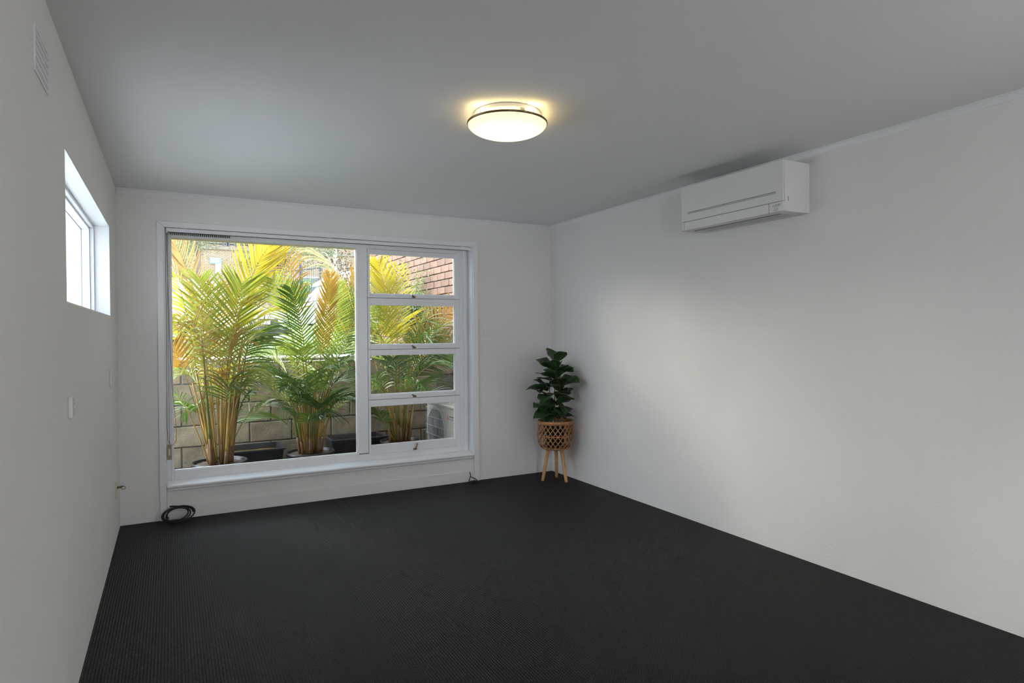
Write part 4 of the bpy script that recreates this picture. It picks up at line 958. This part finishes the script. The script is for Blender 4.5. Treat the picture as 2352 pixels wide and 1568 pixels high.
vx, vy = gpt(790, 21.6)
van = thing('camper_van', 'white high roofed van parked on the street behind the middle palm', 'van', (vx+.9, vy+.3, ground_h(vx, vy)), PI+.12)
loft([(2.3, .35), (2.4, .8), (2.25, 1.05), (1.9, 1.12), (-2.4, 1.12), (-2.45, .4)], [.88]*6, 'body', CARW, van)
loft([(1.95, 1.1), (1.45, 1.70), (-2.38, 1.72), (-2.42, 1.1)], [.86, .78, .78, .86], 'cabin', CARG, van)
loft([(1.72, 1.66), (1.60, 1.80), (1.1, 2.08), (.3, 2.30), (-.8, 2.40), (-2.0, 2.36), (-2.4, 2.1), (-2.42, 1.68)], [.80, .80, .78, .72, .68, .68, .74, .80], 'high_roof', CARW, van)
loft([(2.0, 1.12), (1.52, 1.70), (1.46, 1.70), (1.92, 1.12)], [.80, .72, .72, .80], 'windscreen', WSCR, van)
for s in (-1, 1):
    for x, wd in ((1.30, .07), (.45, .09), (-.9, .09), (-2.3, .12)): build(MB().box((x-wd, s*.84-.03, 1.1), (x+wd, s*.84+.03, 1.7)), 'pillar', CARW, van, .01)
    build(MB().box((1.62, s*1.0-.06, 1.15), (1.74, s*1.0+.06, 1.42)), 'wing_mirror', CARW, van, .02)
    for x in (1.5, -1.5): wheel(van, x, s*.78, .34)
mb = MB(); P = [(0.18+.42*math.cos(a), 1.80+.42*math.sin(a)*.9) for a in [i*PI/12 for i in range(13)]]; mb.prism(P, 1, .735, .80); build(mb, 'roof_window', CARG, van)
mb = MB(); P = [(0.18+.36*math.cos(a), 1.80+.30*math.sin(a)*.5) for a in [i*PI/12 for i in range(13)]]; mb.prism(P, 1, .80, .81); build(mb, 'orange_panel', ORNG, van)
tx, ty = gpt(848, 31)
trk = thing('box_truck', 'white box truck beyond the high roofed van, beside the mullion', 'truck', (tx+1.2, ty-.2, ground_h(tx, ty)-.6), PI+.1)
build(MB().box((-3, -1.1, .8), (1.6, 1.1, 3.2)), 'box_body', CARW, trk, .04); loft([(1.7, .6), (3.1, .6), (3.15, 1.5), (2.6, 2.3), (1.7, 2.35)], [1.0]*5, 'cab', CARW, trk)
for s in (-1, 1):
    build(MB().box((2.0, s*1.0-.02, 1.5), (2.6, s*1.0+.02, 2.1)), 'side_window', CARG, trk)
    for x in (2.3, -1.8): wheel(trk, x, s*.9, .42)

# unseen wall outside the side window, height set to block low sky
nb_ = thing('neighbour_wall', 'unseen pale rendered wall blocking low sky from the small side window', 'wall', (0,0,0))
build(MB().box((-4.7, -11, -.2), (-4.5, 0.3, 3.3)), 'wall_face', NWALL, nb_)
for z in [i*.3 for i in range(4, 11)]: build(MB().box((-4.5, -11, z-.006), (-4.496, .3, z+.006)), 'joint_line', MORTAR, nb_)
build(MB().box((-4.5, -10.4, -.3), (-.262, 0.195, 1.16)), 'side_path', PCONC, nb_)  # unseen ground, kept pale and high to bounce light onto the ceiling

# grey block boundary wall left of the garden, glimpsed through the small side window
bw = thing('boundary_wall', 'grey block garden wall glimpsed through the small side window', 'wall', (-1.7, 6.0, 1.1))
build(MB().box((-1.3, .01, 0), (1.3, .16, 1.8)), 'mortar_core', MORTAR, bw)
GB = brick_mesh('block', .389, .05, .189, GBLK, 31, .006)
for r in range(9):
    for k in range(-3, 4):
        xx = k*.4+(.1 if r % 2 else -.1)
        if abs(xx) < 1.12:
            o = bpy.data.objects.new('block', GB); link(o, bw); o.location = (xx, 0, .1+r*.2)
# repeats of one kind share a group
for o in bpy.data.objects:
    if o.parent is None:
        base = o.name.split('.')[0]
        g = {'potted_palm': 'potted cane palms outside the window', 'street_tree': 'street trees before the brick building', 'garden_tub': 'black rectangular tubs in the pit', 'power_outlet': 'power outlets in the far corner'}.get(base)
        if g: o['group'] = g
